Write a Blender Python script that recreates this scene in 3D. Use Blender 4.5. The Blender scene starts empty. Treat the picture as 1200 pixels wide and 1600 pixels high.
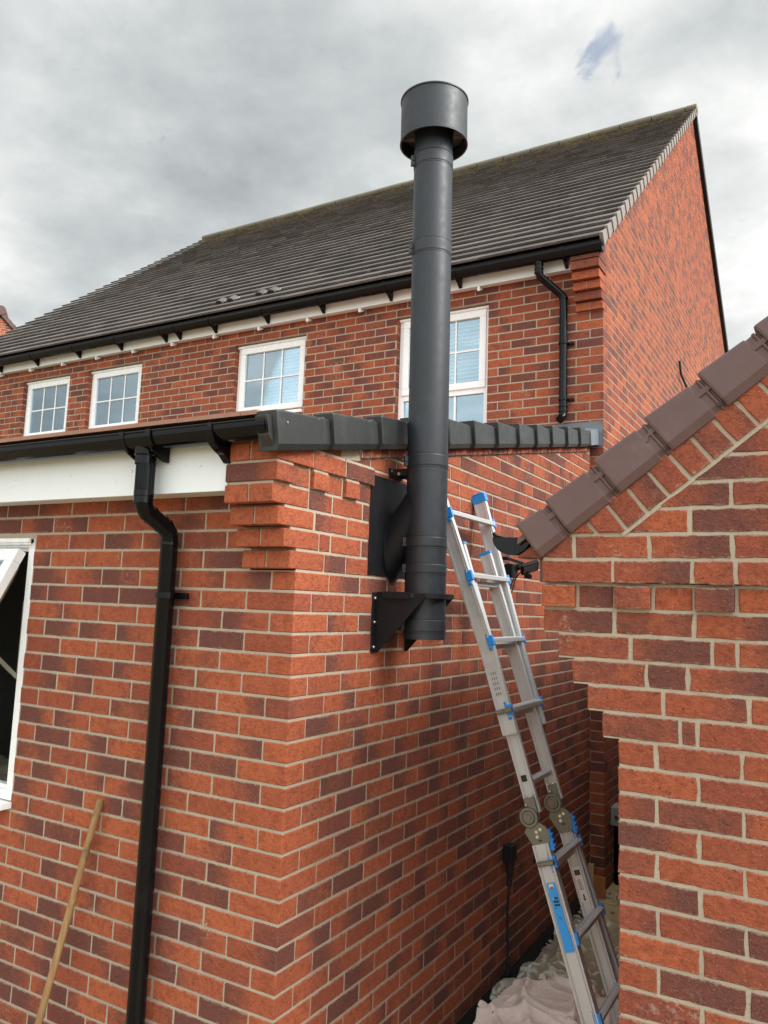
import bpy, math, random
from mathutils import Vector, Matrix, noise
random.seed(7)
R = math.radians
sc = bpy.context.scene
col = sc.collection
ZS = 2.12                     # datum: brick joint under the corbel -> ground level 0

# ------------------------------------------------------------ camera
cam_d = bpy.data.cameras.new("camera"); cam = bpy.data.objects.new("camera", cam_d); col.objects.link(cam)
fw = Vector((-0.50352456, 0.853537, 0.13393137)); rt = Vector((0.86321532, 0.50352155, 0.0364055)); up = Vector((0.03636389, -0.13394268, 0.99032168))
M = Matrix((rt, up, -fw)).transposed().to_4x4(); M.translation = Vector((1.68859, -2.31411, -0.107633 + ZS))
cam.matrix_world = M
cam_d.sensor_fit = 'HORIZONTAL'; cam_d.sensor_width = 36; cam_d.lens = 36 * 1239.67 / 1200
cam_d.shift_x = 11.8 / 1200; cam_d.shift_y = -24.2 / 1200
cam_d.clip_end = 1000; cam_d.clip_start = 0.05
sc.camera = cam
sc.render.resolution_x = 768; sc.render.resolution_y = 1024

# ------------------------------------------------------------ world + sun
SUN_AZ, SUN_EL = R(84), R(38)          # azimuth clockwise from +Y
sund = Vector((math.sin(SUN_AZ)*math.cos(SUN_EL), math.cos(SUN_AZ)*math.cos(SUN_EL), math.sin(SUN_EL)))
w = bpy.data.worlds.new("World"); sc.world = w; w.use_nodes = True
nt = w.node_tree; nt.nodes.clear(); N = nt.nodes.new; LK = nt.links.new
def wmath(op, a, b=None, c=None):
    n = N('ShaderNodeMath'); n.operation = op
    for i, v in enumerate((a, b, c)):
        if v is None: continue
        if isinstance(v, (int, float)): n.inputs[i].default_value = v
        else: LK(v, n.inputs[i])
    return n.outputs[0]
sky = N('ShaderNodeTexSky'); sky.sky_type = 'NISHITA'; sky.sun_disc = False
sky.sun_elevation = SUN_EL; sky.sun_rotation = SUN_AZ
tc = N('ShaderNodeTexCoord'); sep = N('ShaderNodeSeparateXYZ'); LK(tc.outputs['Generated'], sep.inputs[0])
den = wmath('ADD', wmath('MAXIMUM', sep.outputs[2], 0.0), 0.22)
cmb = N('ShaderNodeCombineXYZ'); LK(wmath('DIVIDE', sep.outputs[0], den), cmb.inputs[0]); LK(wmath('DIVIDE', sep.outputs[1], den), cmb.inputs[1])
def wnoise(scale, detail, off, rough=0.55, dist=0.0):
    n = N('ShaderNodeTexNoise'); n.inputs['Scale'].default_value = scale; n.inputs['Detail'].default_value = detail
    n.inputs['Roughness'].default_value = rough; n.inputs['Distortion'].default_value = dist
    a = N('ShaderNodeVectorMath'); a.operation = 'ADD'; a.inputs[1].default_value = off; LK(cmb.outputs[0], a.inputs[0]); LK(a.outputs[0], n.inputs['Vector'])
    return n.outputs['Fac']
def wdot(d):
    n = N('ShaderNodeVectorMath'); n.operation = 'DOT_PRODUCT'; n.inputs[1].default_value = Vector(d).normalized(); LK(tc.outputs['Generated'], n.inputs[0]); return n.outputs['Value']
n1 = wnoise(0.9, 7, (3.1, 1.7, 0), 0.5, 0.25); n2 = wnoise(3.6, 9, (8.2, 4.4, 0), 0.58, 0.1)
def vray(u, v): return fw + rt*((u-588.2)/1239.67) - up*((v-775.8)/1239.67)
def lobe(u, v, deg, amp):
    n = N('ShaderNodeMapRange'); n.interpolation_type = 'SMOOTHSTEP'; LK(wdot(vray(u, v)), n.inputs[0])
    n.inputs[1].default_value = math.cos(R(deg)); n.inputs[2].default_value = 1.0; n.inputs[3].default_value = 0; n.inputs[4].default_value = amp
    return n.outputs[0]
# bright thin cloud towards the sun, heavier grey cloud to the left
br = wmath('ADD', wmath('MULTIPLY', wmath('SUBTRACT', n1, 0.5), 1.7), wmath('ADD', wmath('MULTIPLY', wmath('SUBTRACT', n2, 0.5), 1.35), 0.52))
br = wmath('ADD', br, lobe(1200, 430, 17, 0.42))
br = wmath('ADD', br, lobe(820, 60, 15, 0.20))
br = wmath('SUBTRACT', br, lobe(340, 250, 16, 0.13))
br = wmath('ADD', br, lobe(120, 40, 14, 0.10))
br = wmath('ADD', br, lobe(975, 225, 5, 0.16))
br = wmath('SUBTRACT', br, lobe(1120, 200, 9, 0.16))
sunl = N('ShaderNodeMapRange'); sunl.interpolation_type = 'SMOOTHSTEP'; LK(wdot(sund), sunl.inputs[0])
sunl.inputs[1].default_value = 0.5; sunl.inputs[2].default_value = 1.0; sunl.inputs[3].default_value = 0; sunl.inputs[4].default_value = 3.2
ramp = N('ShaderNodeValToRGB'); LK(br, ramp.inputs[0])
e = ramp.color_ramp.elements; e[0].position = 0.05; e[0].color = (0.27, 0.292, 0.302, 1); e[1].position = 1.0; e[1].color = (0.70, 0.70, 0.69, 1)
m_ = e.new(0.45); m_.color = (0.40, 0.423, 0.428, 1)
m2 = e.new(0.72); m2.color = (0.53, 0.545, 0.54, 1)
back = N('ShaderNodeMapRange'); back.interpolation_type = 'SMOOTHSTEP'; LK(wdot((0.35, -0.85, 0.55)), back.inputs[0])   # unseen sky behind the camera, boost added to brighten the front walls
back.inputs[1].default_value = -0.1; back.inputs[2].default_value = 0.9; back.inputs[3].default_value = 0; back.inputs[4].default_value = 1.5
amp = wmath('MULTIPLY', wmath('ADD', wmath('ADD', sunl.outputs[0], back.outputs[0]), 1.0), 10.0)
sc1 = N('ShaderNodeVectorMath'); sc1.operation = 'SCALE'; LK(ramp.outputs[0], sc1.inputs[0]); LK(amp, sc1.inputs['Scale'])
gap = N('ShaderNodeMapRange'); gap.interpolation_type = 'SMOOTHSTEP'
LK(wmath('ADD', lobe(936, 90, 2.5, 1.25), wmath('MULTIPLY', wmath('SUBTRACT', wnoise(10, 8, (1, 2, 0), .6, 1.2), 0.5), 5.0)), gap.inputs[0])
gap.inputs[1].default_value = 0.75; gap.inputs[2].default_value = 1.9; gap.inputs[3].default_value = 0; gap.inputs[4].default_value = 0.62
skyb = N('ShaderNodeVectorMath'); skyb.operation = 'MULTIPLY'; LK(sky.outputs[0], skyb.inputs[0]); skyb.inputs[1].default_value = (1.15, 1.15, 1.15)
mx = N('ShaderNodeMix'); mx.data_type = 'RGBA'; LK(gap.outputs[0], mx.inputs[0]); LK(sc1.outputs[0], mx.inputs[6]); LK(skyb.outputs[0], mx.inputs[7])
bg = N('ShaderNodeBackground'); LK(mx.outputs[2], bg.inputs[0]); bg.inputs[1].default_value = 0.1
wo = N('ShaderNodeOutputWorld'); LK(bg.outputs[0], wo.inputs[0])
sd = bpy.data.lights.new("sun", 'SUN'); sd.energy = 2.0; sd.angle = R(24); sd.color = (1, 0.965, 0.92)
so = bpy.data.objects.new("sun", sd); col.objects.link(so); so.rotation_euler = sund.to_track_quat('Z', 'Y').to_euler(); so.location = (6, -2, 9)
sc.view_settings.view_transform = 'Standard'; sc.view_settings.look = 'None'; sc.view_settings.gamma = 1
sc.view_settings.exposure = 0.62

# ------------------------------------------------------------ materials
class Mat:
    def __init__(s, name):
        s.m = bpy.data.materials.new(name); s.m.use_nodes = True; s.t = s.m.node_tree; s.b = s.t.nodes['Principled BSDF']; s.o = s.t.nodes['Material Output']
    def n(s, k): return s.t.nodes.new(k)
    def l(s, a, b): s.t.links.new(a, b)
    def math(s, op, a, b=None, c=None, clamp=False):
        n = s.n('ShaderNodeMath'); n.operation = op; n.use_clamp = clamp
        for i, v in enumerate((a, b, c)):
            if v is None: continue
            if isinstance(v, (int, float)): n.inputs[i].default_value = v
            else: s.l(v, n.inputs[i])
        return n.outputs[0]
    def noise(s, scale, detail=4, rough=0.55, vec=None, dist=0):
        n = s.n('ShaderNodeTexNoise'); n.inputs['Scale'].default_value = scale; n.inputs['Detail'].default_value = detail; n.inputs['Roughness'].default_value = rough
        n.inputs['Distortion'].default_value = dist
        if vec is None:
            if not hasattr(s, 'oc'): s.oc = s.n('ShaderNodeTexCoord').outputs['Object']
            vec = s.oc
        s.l(vec, n.inputs['Vector']); return n.outputs['Fac']
    def smooth(s, v, a, b, lo=0., hi=1.):
        n = s.n('ShaderNodeMapRange'); n.interpolation_type = 'SMOOTHSTEP'; s.l(v, n.inputs[0])
        for i, x in enumerate((a, b, lo, hi)): n.inputs[i+1].default_value = x
        return n.outputs[0]
    def mix(s, f, a, b, mode='MIX'):
        n = s.n('ShaderNodeMix'); n.data_type = 'RGBA'; n.blend_type = mode
        for i, v in ((0, f), (6, a), (7, b)):
            if isinstance(v, (int, float)): n.inputs[i].default_value = v
            elif isinstance(v, tuple): n.inputs[i].default_value = (*v, 1) if len(v) == 3 else v
            else: s.l(v, n.inputs[i])
        return n.outputs[2]
    def bump(s, h, strength, dist):
        n = s.n('ShaderNodeBump'); n.inputs['Strength'].default_value = strength; n.inputs['Distance'].default_value = dist; s.l(h, n.inputs['Height']); s.l(n.outputs[0], s.b.inputs['Normal']); return n
    def set(s, **k):
        for a, v in k.items():
            i = s.b.inputs[{'color': 'Base Color', 'rough': 'Roughness', 'metal': 'Metallic', 'spec': 'Specular IOR Level', 'coat': 'Coat Weight', 'sheen': 'Sheen Weight'}[a]]
            if isinstance(v, (int, float)): i.default_value = v
            elif isinstance(v, tuple): i.default_value = (*v, 1)
            else: s.l(v, i)
        return s

def brick_mat(name, sat=1.0):
    m = Mat(name)
    a = m.n('ShaderNodeAttribute'); a.attribute_name = 'bl'; sl = m.n('ShaderNodeSeparateXYZ'); m.l(a.outputs['Vector'], sl.inputs[0])
    c = m.n('ShaderNodeAttribute'); c.attribute_name = 'bt'; sb = m.n('ShaderNodeSeparateXYZ'); m.l(c.outputs['Vector'], sb.inputs[0])
    big = m.noise(9, 3); mid = m.noise(38, 5, .6); fine = m.noise(190, 4, .65); pit = m.noise(120, 2, .5)
    g = m.math('MULTIPLY', m.math('MULTIPLY', m.math('SUBTRACT', sb.outputs[2], .5), sl.outputs[0]), 1.3)
    d = m.math('ADD', m.math('ADD', sb.outputs[1], g), m.math('MULTIPLY', m.math('SUBTRACT', big, .5), 1.1))
    d = m.math('ADD', d, m.math('MULTIPLY', m.math('SUBTRACT', mid, .5), .55))
    dk = m.smooth(d, .05, 1.0)
    oc = m.mix(sb.outputs[0], (.400, .104, .043), (.262, .066, .036))
    oc = m.mix(m.smooth(mid, .42, .7, 0, .55), oc, (.19, .042, .022))
    cc = m.mix(dk, oc, (.135, .048, .037))
    cc = m.mix(m.smooth(m.noise(75, 4, .7), .48, .70, 0, .45), cc, (.10, .035, .026))
    cc = m.mix(m.smooth(fine, .52, .76, 0, .30), cc, (.55, .22, .12))
    cc = m.mix(m.smooth(m.noise(85, 3, .6, None, .4), .65, .72, 0, .8), cc, (.035, .018, .015))  # near-black pits; the colour also stands in for shade in cavities
    ed = m.smooth(m.math('ADD', m.math('ABSOLUTE', sl.outputs[1]), m.math('MULTIPLY', m.math('SUBTRACT', m.noise(55, 4, .7), .5), .9)), .88, 1.0)
    cc = m.mix(m.math('MULTIPLY', ed, .35), cc, (.40, .32, .25))
    cc = m.mix(m.smooth(m.noise(240, 2, .5), .66, .74, 0, .45), cc, (.62, .42, .32))
    # lime bloom and mortar smears
    sm = m.math('MULTIPLY', m.smooth(m.noise(2.6, 4, .6), .60, .74), m.smooth(m.noise(48, 5, .7, None, .6), .50, .66))
    cc = m.mix(m.math('MULTIPLY', sm, .55), cc, (.55, .45, .36))
    m.set(color=cc, rough=.88, spec=.25)
    cre = m.n('ShaderNodeTexNoise'); mp = m.n('ShaderNodeMapping'); mp.inputs['Scale'].default_value = (42, 42, 62); m.l(m.oc, mp.inputs[0]); m.l(mp.outputs[0], cre.inputs['Vector'])
    cre.inputs['Scale'].default_value = 1; cre.inputs['Detail'].default_value = 5; cre.inputs['Distortion'].default_value = .9
    h = m.math('ADD', m.math('MULTIPLY', cre.outputs['Fac'], 1.0), m.math('MULTIPLY', fine, .35))
    h = m.math('SUBTRACT', h, m.smooth(pit, .64, .74, 0, .5))
    m.bump(h, .9, .006)
    return m.m
M_brick = brick_mat('brick')
def mortar_mat():
    m = Mat('mortar'); a = m.noise(6, 4); b = m.noise(160, 4, .7)
    c = m.mix(a, (.33, .27, .20), (.50, .42, .325)); c = m.mix(m.smooth(b, .5, .75, 0, .5), c, (.20, .16, .115))
    m.set(color=c, rough=.95, spec=.15); m.bump(m.math('ADD', b, m.noise(40, 3)), .6, .003); return m.m
M_mortar = mortar_mat()
def plastic(name, color, rough, bump=0, spec=.5, var=.0, dirt=None):
    m = Mat(name); c = color
    n = m.noise(14, 5, .6)
    lo = tuple(x*(1-var) for x in color); hi = tuple(min(1, x*(1+var)) for x in color)
    c = m.mix(n, lo, hi)
    if dirt: c = m.mix(m.smooth(m.noise(3.5, 6, .7), .52, .75, 0, dirt[1]), c, dirt[0])
    m.set(color=c, rough=m.smooth(m.noise(22, 4), .3, .7, rough*.85, min(1, rough*1.15)), spec=spec)
    if bump: m.bump(m.noise(bump, 4), .25, .001)
    return m.m
M_blk = plastic('black_upvc', (.004, .004, .005), .12, 0, .2, .2, ((.05, .05, .048), .06))
M_flue = plastic('flue_paint', (.013, .0165, .022), .46, 600, .5, .12, ((.05, .055, .062), .35))
M_black = plastic('black_powder_coat', (.009, .009, .011), .48, 700, .25, .2)
M_white = plastic('white_upvc', (.82, .86, .87), .32, 0, .5, .02, ((.66, .66, .60), .2))
M_whitec = plastic('white_frame_upvc', (.86, .87, .87), .28, 0, .5, .02)
M_capG = plastic('grey_verge_plastic', (.032, .034, .033), .42, 300, .4, .25, ((.09, .09, .087), .45))
M_capB = plastic('brown_verge_plastic', (.112, .062, .057), .50, 240, .4, .10, ((.17, .12, .11), .4))
M_lead = plastic('lead_flashing', (.13, .15, .165), .45, 60, .5, .3, ((.30, .32, .33), .5))
M_blue = plastic('blue_plastic', (.02, .27, .74), .40, 0, .5, .1)
M_label = plastic('blue_label', (.03, .36, .90), .35, 0, .5, .06, ((.10, .42, .85), .5))
M_wlabel = plastic('white_label', (.75, .74, .70), .4, 0, .5, .05)
M_ink_shade = plastic('black_ink_and_gap_shade', (.012, .012, .012), .5)
M_red = plastic('red_ink', (.5, .04, .03), .5)
M_tan = plastic('roof_edge_tile', (.34, .185, .135), .85, 120, .2, .25)
M_screw = Mat('screw_metal').set(color=(.75, .75, .74), metal=1., rough=.25).m
def alu(name, c, r):
    m = Mat(name); mp = m.n('ShaderNodeMapping'); mp.inputs['Scale'].default_value = (90, 90, 6); t = m.n('ShaderNodeTexCoord'); m.l(t.outputs['Object'], mp.inputs[0]); m.oc = t.outputs['Object']
    s = m.noise(1, 4, .6, mp.outputs[0]); g = m.noise(7, 5, .6)
    cc = m.mix(s, tuple(x*.86 for x in c), c); cc = m.mix(m.smooth(g, .55, .75, 0, .35), cc, (.36, .34, .31))
    m.set(color=cc, metal=.22, rough=m.smooth(s, .2, .8, r*.8, r*1.3)); return m.m
M_alu = alu('brushed_aluminium', (.66, .665, .66), .34); M_zinc = alu('zinc_plated_steel', (.22, .21, .165), .30)
def wood(name, a, b):
    m = Mat(name); t = m.n('ShaderNodeTexCoord'); m.oc = t.outputs['Object']; mp = m.n('ShaderNodeMapping'); mp.inputs['Scale'].default_value = (60, 60, 3); m.l(m.oc, mp.inputs[0])
    s = m.noise(1, 5, .65, mp.outputs[0], 1.0); c = m.mix(m.smooth(s, .3, .7), a, b); c = m.mix(m.smooth(m.noise(13, 3), .56, .72, 0, .6), c, tuple(x*.45 for x in a))
    m.set(color=c, rough=.6); m.bump(s, .3, .001); return m.m
M_wood = wood('weathered_handle_wood', (.23, .125, .05), (.36, .215, .095)); M_timb = wood('pale_timber', (.42, .30, .13), (.55, .42, .2))
def tile_mat():
    m = Mat('roof_tile'); a = m.n('ShaderNodeAttribute'); a.attribute_name = 'bt'; sb = m.n('ShaderNodeSeparateXYZ'); m.l(a.outputs['Vector'], sb.inputs[0])
    c = m.mix(sb.outputs[0], (.075, .064, .058), (.128, .110, .100)); n = m.noise(5, 6, .7)
    c = m.mix(m.smooth(n, .52, .72, 0, .7), c, (.19, .168, .152))
    s = m.n('ShaderNodeSeparateXYZ'); m.l(m.oc, s.inputs[0])
    mz = m.math('MULTIPLY', m.smooth(m.math('ADD', s.outputs[2], m.math('MULTIPLY', m.noise(1.3, 4), 1.2)), 8.85, 9.5), m.smooth(m.noise(22, 4, .6), .47, .62))
    c = m.mix(m.math('MULTIPLY', mz, .45), c, (.30, .22, .04))
    lich = m.smooth(m.noise(34, 2, .5), .70, .75, 0, .6); c = m.mix(lich, c, (.24, .23, .20))
    m.set(color=c, rough=.8, spec=.3); m.bump(m.noise(110, 4, .6), .4, .003); return m.m
M_tile = tile_mat()
M_ridge = plastic('ridge_tile_mossy', (.15, .135, .105), .9, 80, .2, .3, ((.24, .20, .06), .6))
M_vent = plastic('vent_cover', (.30, .29, .27), .6)
M_vergeH = plastic('mortared_verge_tile', (.24, .212, .193), .85, 140, .2, .2, ((.17, .14, .13), .7))
def glass_mat(name, refl):
    m = Mat(name); m.t.nodes.remove(m.b)
    tr = m.n('ShaderNodeBsdfTransparent'); tr.inputs[0].default_value = (.86, .93, .95, 1); gl = m.n('ShaderNodeBsdfGlossy'); gl.inputs['Roughness'].default_value = .015
    gl.inputs['Color'].default_value = (.74, .90, 1, 1)  # blue tint stands in for bluish sky in the reflection
    lw = m.n('ShaderNodeFresnel'); lw.inputs['IOR'].default_value = 1.5; f = m.math('ADD', m.math('MULTIPLY', lw.outputs[0], 1.6), refl, clamp=True)
    x = m.n('ShaderNodeMixShader'); m.l(f, x.inputs[0]); m.l(tr.outputs[0], x.inputs[1]); m.l(gl.outputs[0], x.inputs[2]); m.l(x.outputs[0], m.o.inputs[0]); return m.m
M_glass = glass_mat('window_glass', .22); M_glass2 = glass_mat('lamp_glass', .10)
M_blind = plastic('blind_slat', (.80, .86, .88), .6)
M_dark = plastic('dark_room', (.035, .033, .03), .9)
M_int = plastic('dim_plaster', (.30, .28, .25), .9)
M_rubber = plastic('black_rubber', (.012, .012, .012), .7)
M_grey = plastic('grey_box_plastic', (.24, .26, .22), .5)
M_strip = plastic('near_black_strip', (.016, .014, .012), .85, 30, .1, .4, ((.05, .04, .03), .5))
def ground_mat():
    m = Mat('earth_and_sand'); a = m.noise(1.2, 6); b = m.noise(60, 4, .7)
    c = m.mix(a, (.20, .15, .08), (.34, .27, .15)); c = m.mix(m.smooth(b, .5, .75, 0, .6), c, (.12, .095, .06)); m.set(color=c, rough=.95); m.bump(b, .8, .01); return m.m
M_ground = ground_mat()
def slab_mat():
    m = Mat('buff_paving'); a = m.noise(5, 6); b = m.noise(150, 4, .7); c = m.mix(a, (.40, .30, .13), (.55, .44, .22)); c = m.mix(m.smooth(b, .55, .75, 0, .4), c, (.25, .2, .1)); m.set(color=c, rough=.9); m.bump(b, .4, .002); return m.m
M_slab = slab_mat()
M_stone = plastic('pale_gravel', (.40, .37, .32), .9, 100, .2, .45)
def cloth_mat():
    m = Mat('stained_dust_sheet'); a = m.noise(2.2, 5); b = m.noise(9, 6, .7)
    c = m.mix(a, (.86, .71, .63), (.93, .80, .72)); c = m.mix(m.smooth(b, .54, .72, 0, .35), c, (.70, .60, .53)); c = m.mix(m.smooth(m.noise(26, 2), .72, .76, 0, .85), c, (.16, .10, .07))
    m.set(color=c, rough=.95, spec=.1)
    wv = m.noise(420, 2); cr = m.math('ABSOLUTE', m.math('SUBTRACT', m.noise(11, 4, .6, None, 1.2), .5)); cr2 = m.math('ABSOLUTE', m.math('SUBTRACT', m.noise(23, 4, .6, None, .8), .5)); m.bump(m.math('ADD', m.math('MULTIPLY', wv, .06), m.math('ADD', m.math('MULTIPLY', m.smooth(cr, 0, .10), 1.6), m.smooth(cr2, 0, .08))), .35, .006); return m.m
M_cloth = cloth_mat()
def poly_mat():
    m = Mat('polythene'); m.t.nodes.remove(m.b); tr = m.n('ShaderNodeBsdfTransparent'); tr.inputs[0].default_value = (.88, .87, .82, 1)
    gl = m.n('ShaderNodeBsdfGlossy'); gl.inputs['Roughness'].default_value = .22; di = m.n('ShaderNodeBsdfDiffuse'); di.inputs[0].default_value = (.62, .56, .42, 1)
    lw = m.n('ShaderNodeLayerWeight'); lw.inputs[0].default_value = .28
    x = m.n('ShaderNodeMixShader'); m.l(lw.outputs['Facing'], x.inputs[0]); x.inputs[0].default_value = .4; m.l(tr.outputs[0], x.inputs[1]); m.l(gl.outputs[0], x.inputs[2])
    y = m.n('ShaderNodeMixShader'); y.inputs[0].default_value = .38; m.l(x.outputs[0], y.inputs[1]); m.l(di.outputs[0], y.inputs[2]); m.l(y.outputs[0], m.o.inputs[0]); return m.m
M_poly = poly_mat()

# ------------------------------------------------------------ mesh builder
class MB:
    def __init__(s): s.v = []; s.f = []; s.m = []; s.sm = []; s.bl = []; s.bt = []; s.cur = ((0, 0, 0), (random.random(), 0, 0))
    def add(s, vs, fs, mat=0, smooth=False, bl=None, bt=None):
        o = len(s.v); s.v += [tuple(p) for p in vs]
        s.bl += bl if bl else [s.cur[0]]*len(vs); s.bt += [bt if bt else s.cur[1]]*len(vs)
        for f in fs: s.f.append([i+o for i in f]); s.m.append(mat); s.sm.append(smooth)
    def hexa(s, p, mat=0, bt=None):   # p: 8 points, bottom 4 ccw then top 4
        s.add(p, [(3, 2, 1, 0), (4, 5, 6, 7), (0, 1, 5, 4), (1, 2, 6, 5), (2, 3, 7, 6), (3, 0, 4, 7)], mat, bt=bt)
    def box(s, x0, x1, y0, y1, z0, z1, mat=0, bt=None):
        s.hexa([(x0, y0, z0), (x1, y0, z0), (x1, y1, z0), (x0, y1, z0), (x0, y0, z1), (x1, y0, z1), (x1, y1, z1), (x0, y1, z1)], mat, bt)
    def beam(s, a, b, U, V, hu, hv, mat=0):   # rectangular bar a->b, half sizes hu along U, hv along V
        a, b, U, V = map(Vector, (a, b, U, V)); c = [(-1, -1), (1, -1), (1, 1), (-1, 1)]
        if (b-a).dot(U.cross(V)) < 0: U = -U
        s.hexa([a+U*hu*i+V*hv*j for i, j in c]+[b+U*hu*i+V*hv*j for i, j in c], mat)
    def tube(s, pts, r, n=16, mat=0, caps=True, smooth=True):
        pts = [Vector(p) for p in pts]; rs = r if isinstance(r, (list, tuple)) else [r]*len(pts)
        d0 = (pts[1]-pts[0]).normalized(); u = d0.orthogonal().normalized(); V = []; last = d0
        for i, p in enumerate(pts):
            d = (pts[min(i+1, len(pts)-1)]-pts[max(i-1, 0)]).normalized(); q = last.rotation_difference(d); u = q @ u; last = d; w_ = d.cross(u)
            for k in range(n): a = 2*math.pi*k/n; V.append(p+(u*math.cos(a)+w_*math.sin(a))*rs[i])
        F = [(i*n+k, i*n+(k+1) % n, (i+1)*n+(k+1) % n, (i+1)*n+k) for i in range(len(pts)-1) for k in range(n)]
        s.add(V, F, mat, smooth)
        if caps:
            s.add(V[:n], [tuple(reversed(range(n)))], mat); s.add(V[-n:], [tuple(range(n))], mat)
    def lathe(s, c, prof, n=48, mat=0, axis=(0, 0, 1), smooth=True):   # prof [(r,h)]
        c = Vector(c); A = Vector(axis).normalized(); u = A.orthogonal().normalized(); w_ = A.cross(u)
        # split at sharp corners: every profile segment gets its own ring pair
        for (r0, h0), (r1, h1) in zip(prof[:-1], prof[1:]):
            V = []
            for r, h in ((r0, h0), (r1, h1)):
                for k in range(n): a = 2*math.pi*k/n; V.append(c+A*h+(u*math.cos(a)+w_*math.sin(a))*r)
            s.add(V, [(k, (k+1) % n, n+(k+1) % n, n+k) for k in range(n)], mat, smooth)
    def prism(s, poly, org, A, B, N_, d, mat=0):   # poly 2D ccw in A,B; extruded along N_ by d
        org, A, B, N_ = map(Vector, (org, A, B, N_)); n = len(poly)
        V = [org+A*a+B*b for a, b in poly]+[org+A*a+B*b+N_*d for a, b in poly]
        fl = A.cross(B).dot(N_)*d > 0
        F = [tuple(range(n-1, -1, -1)), tuple(range(n, 2*n))]+[(i, (i+1) % n, n+(i+1) % n, n+i) for i in range(n)]
        if not fl: F = [tuple(reversed(f)) for f in F]
        s.add(V, F, mat)
    def brick(s, poly, org, A, B, N_, depth, mat=0, bt=None, rough=True, jit=.0009, bev=.0028, ul=None, ref=None):
        """poly: convex ccw outline in the (A,B) plane, outer face looks along N_"""
        org, A, B, N_ = map(Vector, (org, A, B, N_))
        cx = sum(p[0] for p in poly)/len(poly); cy = sum(p[1] for p in poly)/len(poly)
        if ul is None:
            hx = max(abs(p[0]-cx) for p in poly) or .1; hy = max(abs(p[1]-cy) for p in poly) or .03; ulf = lambda a, b: ((a-cx)/.1075, (b-cy)/hy, 0)
        else: ulf = ul
        if bt is None: bt = rbt()
        P = []
        if rough:
            for i in range(len(poly)):
                a, b = poly[i], poly[(i+1) % len(poly)]; L = math.hypot(b[0]-a[0], b[1]-a[1]); k = max(1, int(L/.022))
                for j in range(k): P.append((a[0]+(b[0]-a[0])*j/k, a[1]+(b[1]-a[1])*j/k))
            Q = []
            for (a, b) in P:
                r = Vector((a-cx, b-cy)); l = r.length or 1; g = (random.random()-.5)*2*jit+(noise.noise(Vector((a*30+org.x*7, b*30+org.z*5, bt[0]*9))))*jit*1.8
                Q.append((a+r.x/l*g, b+r.y/l*g))
            P = Q
        else: P = list(poly)
        n = len(P); t1 = (random.random()-.5)*.0016 if rough else 0
        def inset(a, b, d):
            dx, dy = a-cx, b-cy; return (a-math.copysign(min(d, abs(dx)), dx), b-math.copysign(min(d, abs(dy)), dy))
        I = [inset(a, b, bev) for a, b in P]
        V = [org+A*a+B*b-N_*depth for a, b in P]+[org+A*a+B*b+N_*(t1-bev*.8) for a, b in P]+[org+A*a+B*b+N_*t1 for a, b in I]
        bl = [ulf(a, b) for a, b in P]*2+[ulf(a, b) for a, b in I]
        F = [(i, (i+1) % n, n+(i+1) % n, n+i) for i in range(n)]+[(n+i, n+(i+1) % n, 2*n+(i+1) % n, 2*n+i) for i in range(n)]+[tuple(range(2*n, 3*n))]
        if A.cross(B).dot(N_) < 0: F = [tuple(reversed(f)) for f in F]
        s.add(V, F, mat, False, bl, bt)
    def build(s, name, mats, parent=None, bevel=0, seg=2, autos=False):
        me = bpy.data.meshes.new(name); me.from_pydata(s.v, [], s.f); mats = mats if isinstance(mats, (list, tuple)) else [mats]
        for m in mats: me.materials.append(m)
        me.polygons.foreach_set('material_index', s.m); me.polygons.foreach_set('use_smooth', s.sm)
        for nm, dat in (('bl', s.bl), ('bt', s.bt)):
            at = me.attributes.new(nm, 'FLOAT_VECTOR', 'POINT'); at.data.foreach_set('vector', [x for t in dat for x in t])
        me.update(); o = bpy.data.objects.new(name, me); col.objects.link(o)
        if parent: o.parent = parent
        if bevel:
            b = o.modifiers.new('bevel', 'BEVEL'); b.width = bevel; b.segments = seg; b.limit_method = 'ANGLE'; b.angle_limit = R(40); b.harden_normals = False
        return o

def rbt(hot=False):
    if hot: return (random.random()*.45, random.uniform(-.3, .1), .5)
    t = random.random(); gr = random.choice([0, 1])*1.0 if random.random() < .62 else .5
    return (random.random(), random.choice([-.22, -.05, .14, .30, .42, .54, .70, .92])+random.uniform(-.08, .08), gr)
def rbt2(): t = rbt(); return (t[0], t[1]-.12, t[2])
def rbtg(): t = rbt(); return (.45+.55*t[0], .12+.72*t[1], t[2])

def clip(poly, a, b, c):   # keep a*x+b*y<=c
    out = []
    for i in range(len(poly)):
        p, q = poly[i], poly[(i+1) % len(poly)]; dp = a*p[0]+b*p[1]-c; dq = a*q[0]+b*q[1]-c
        if dp <= 0: out.append(p)
        if (dp < 0 < dq) or (dq < 0 < dp): t = dp/(dp-dq); out.append((p[0]+(q[0]-p[0])*t, p[1]+(q[1]-p[1])*t))
    return out
def area(p): return abs(sum(p[i][0]*p[(i+1) % len(p)][1]-p[(i+1) % len(p)][0]*p[i][1] for i in range(len(p))))/2
def rect(u0, u1, v0, v1): return [(u0, v0), (u1, v0), (u1, v1), (u0, v1)]

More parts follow.
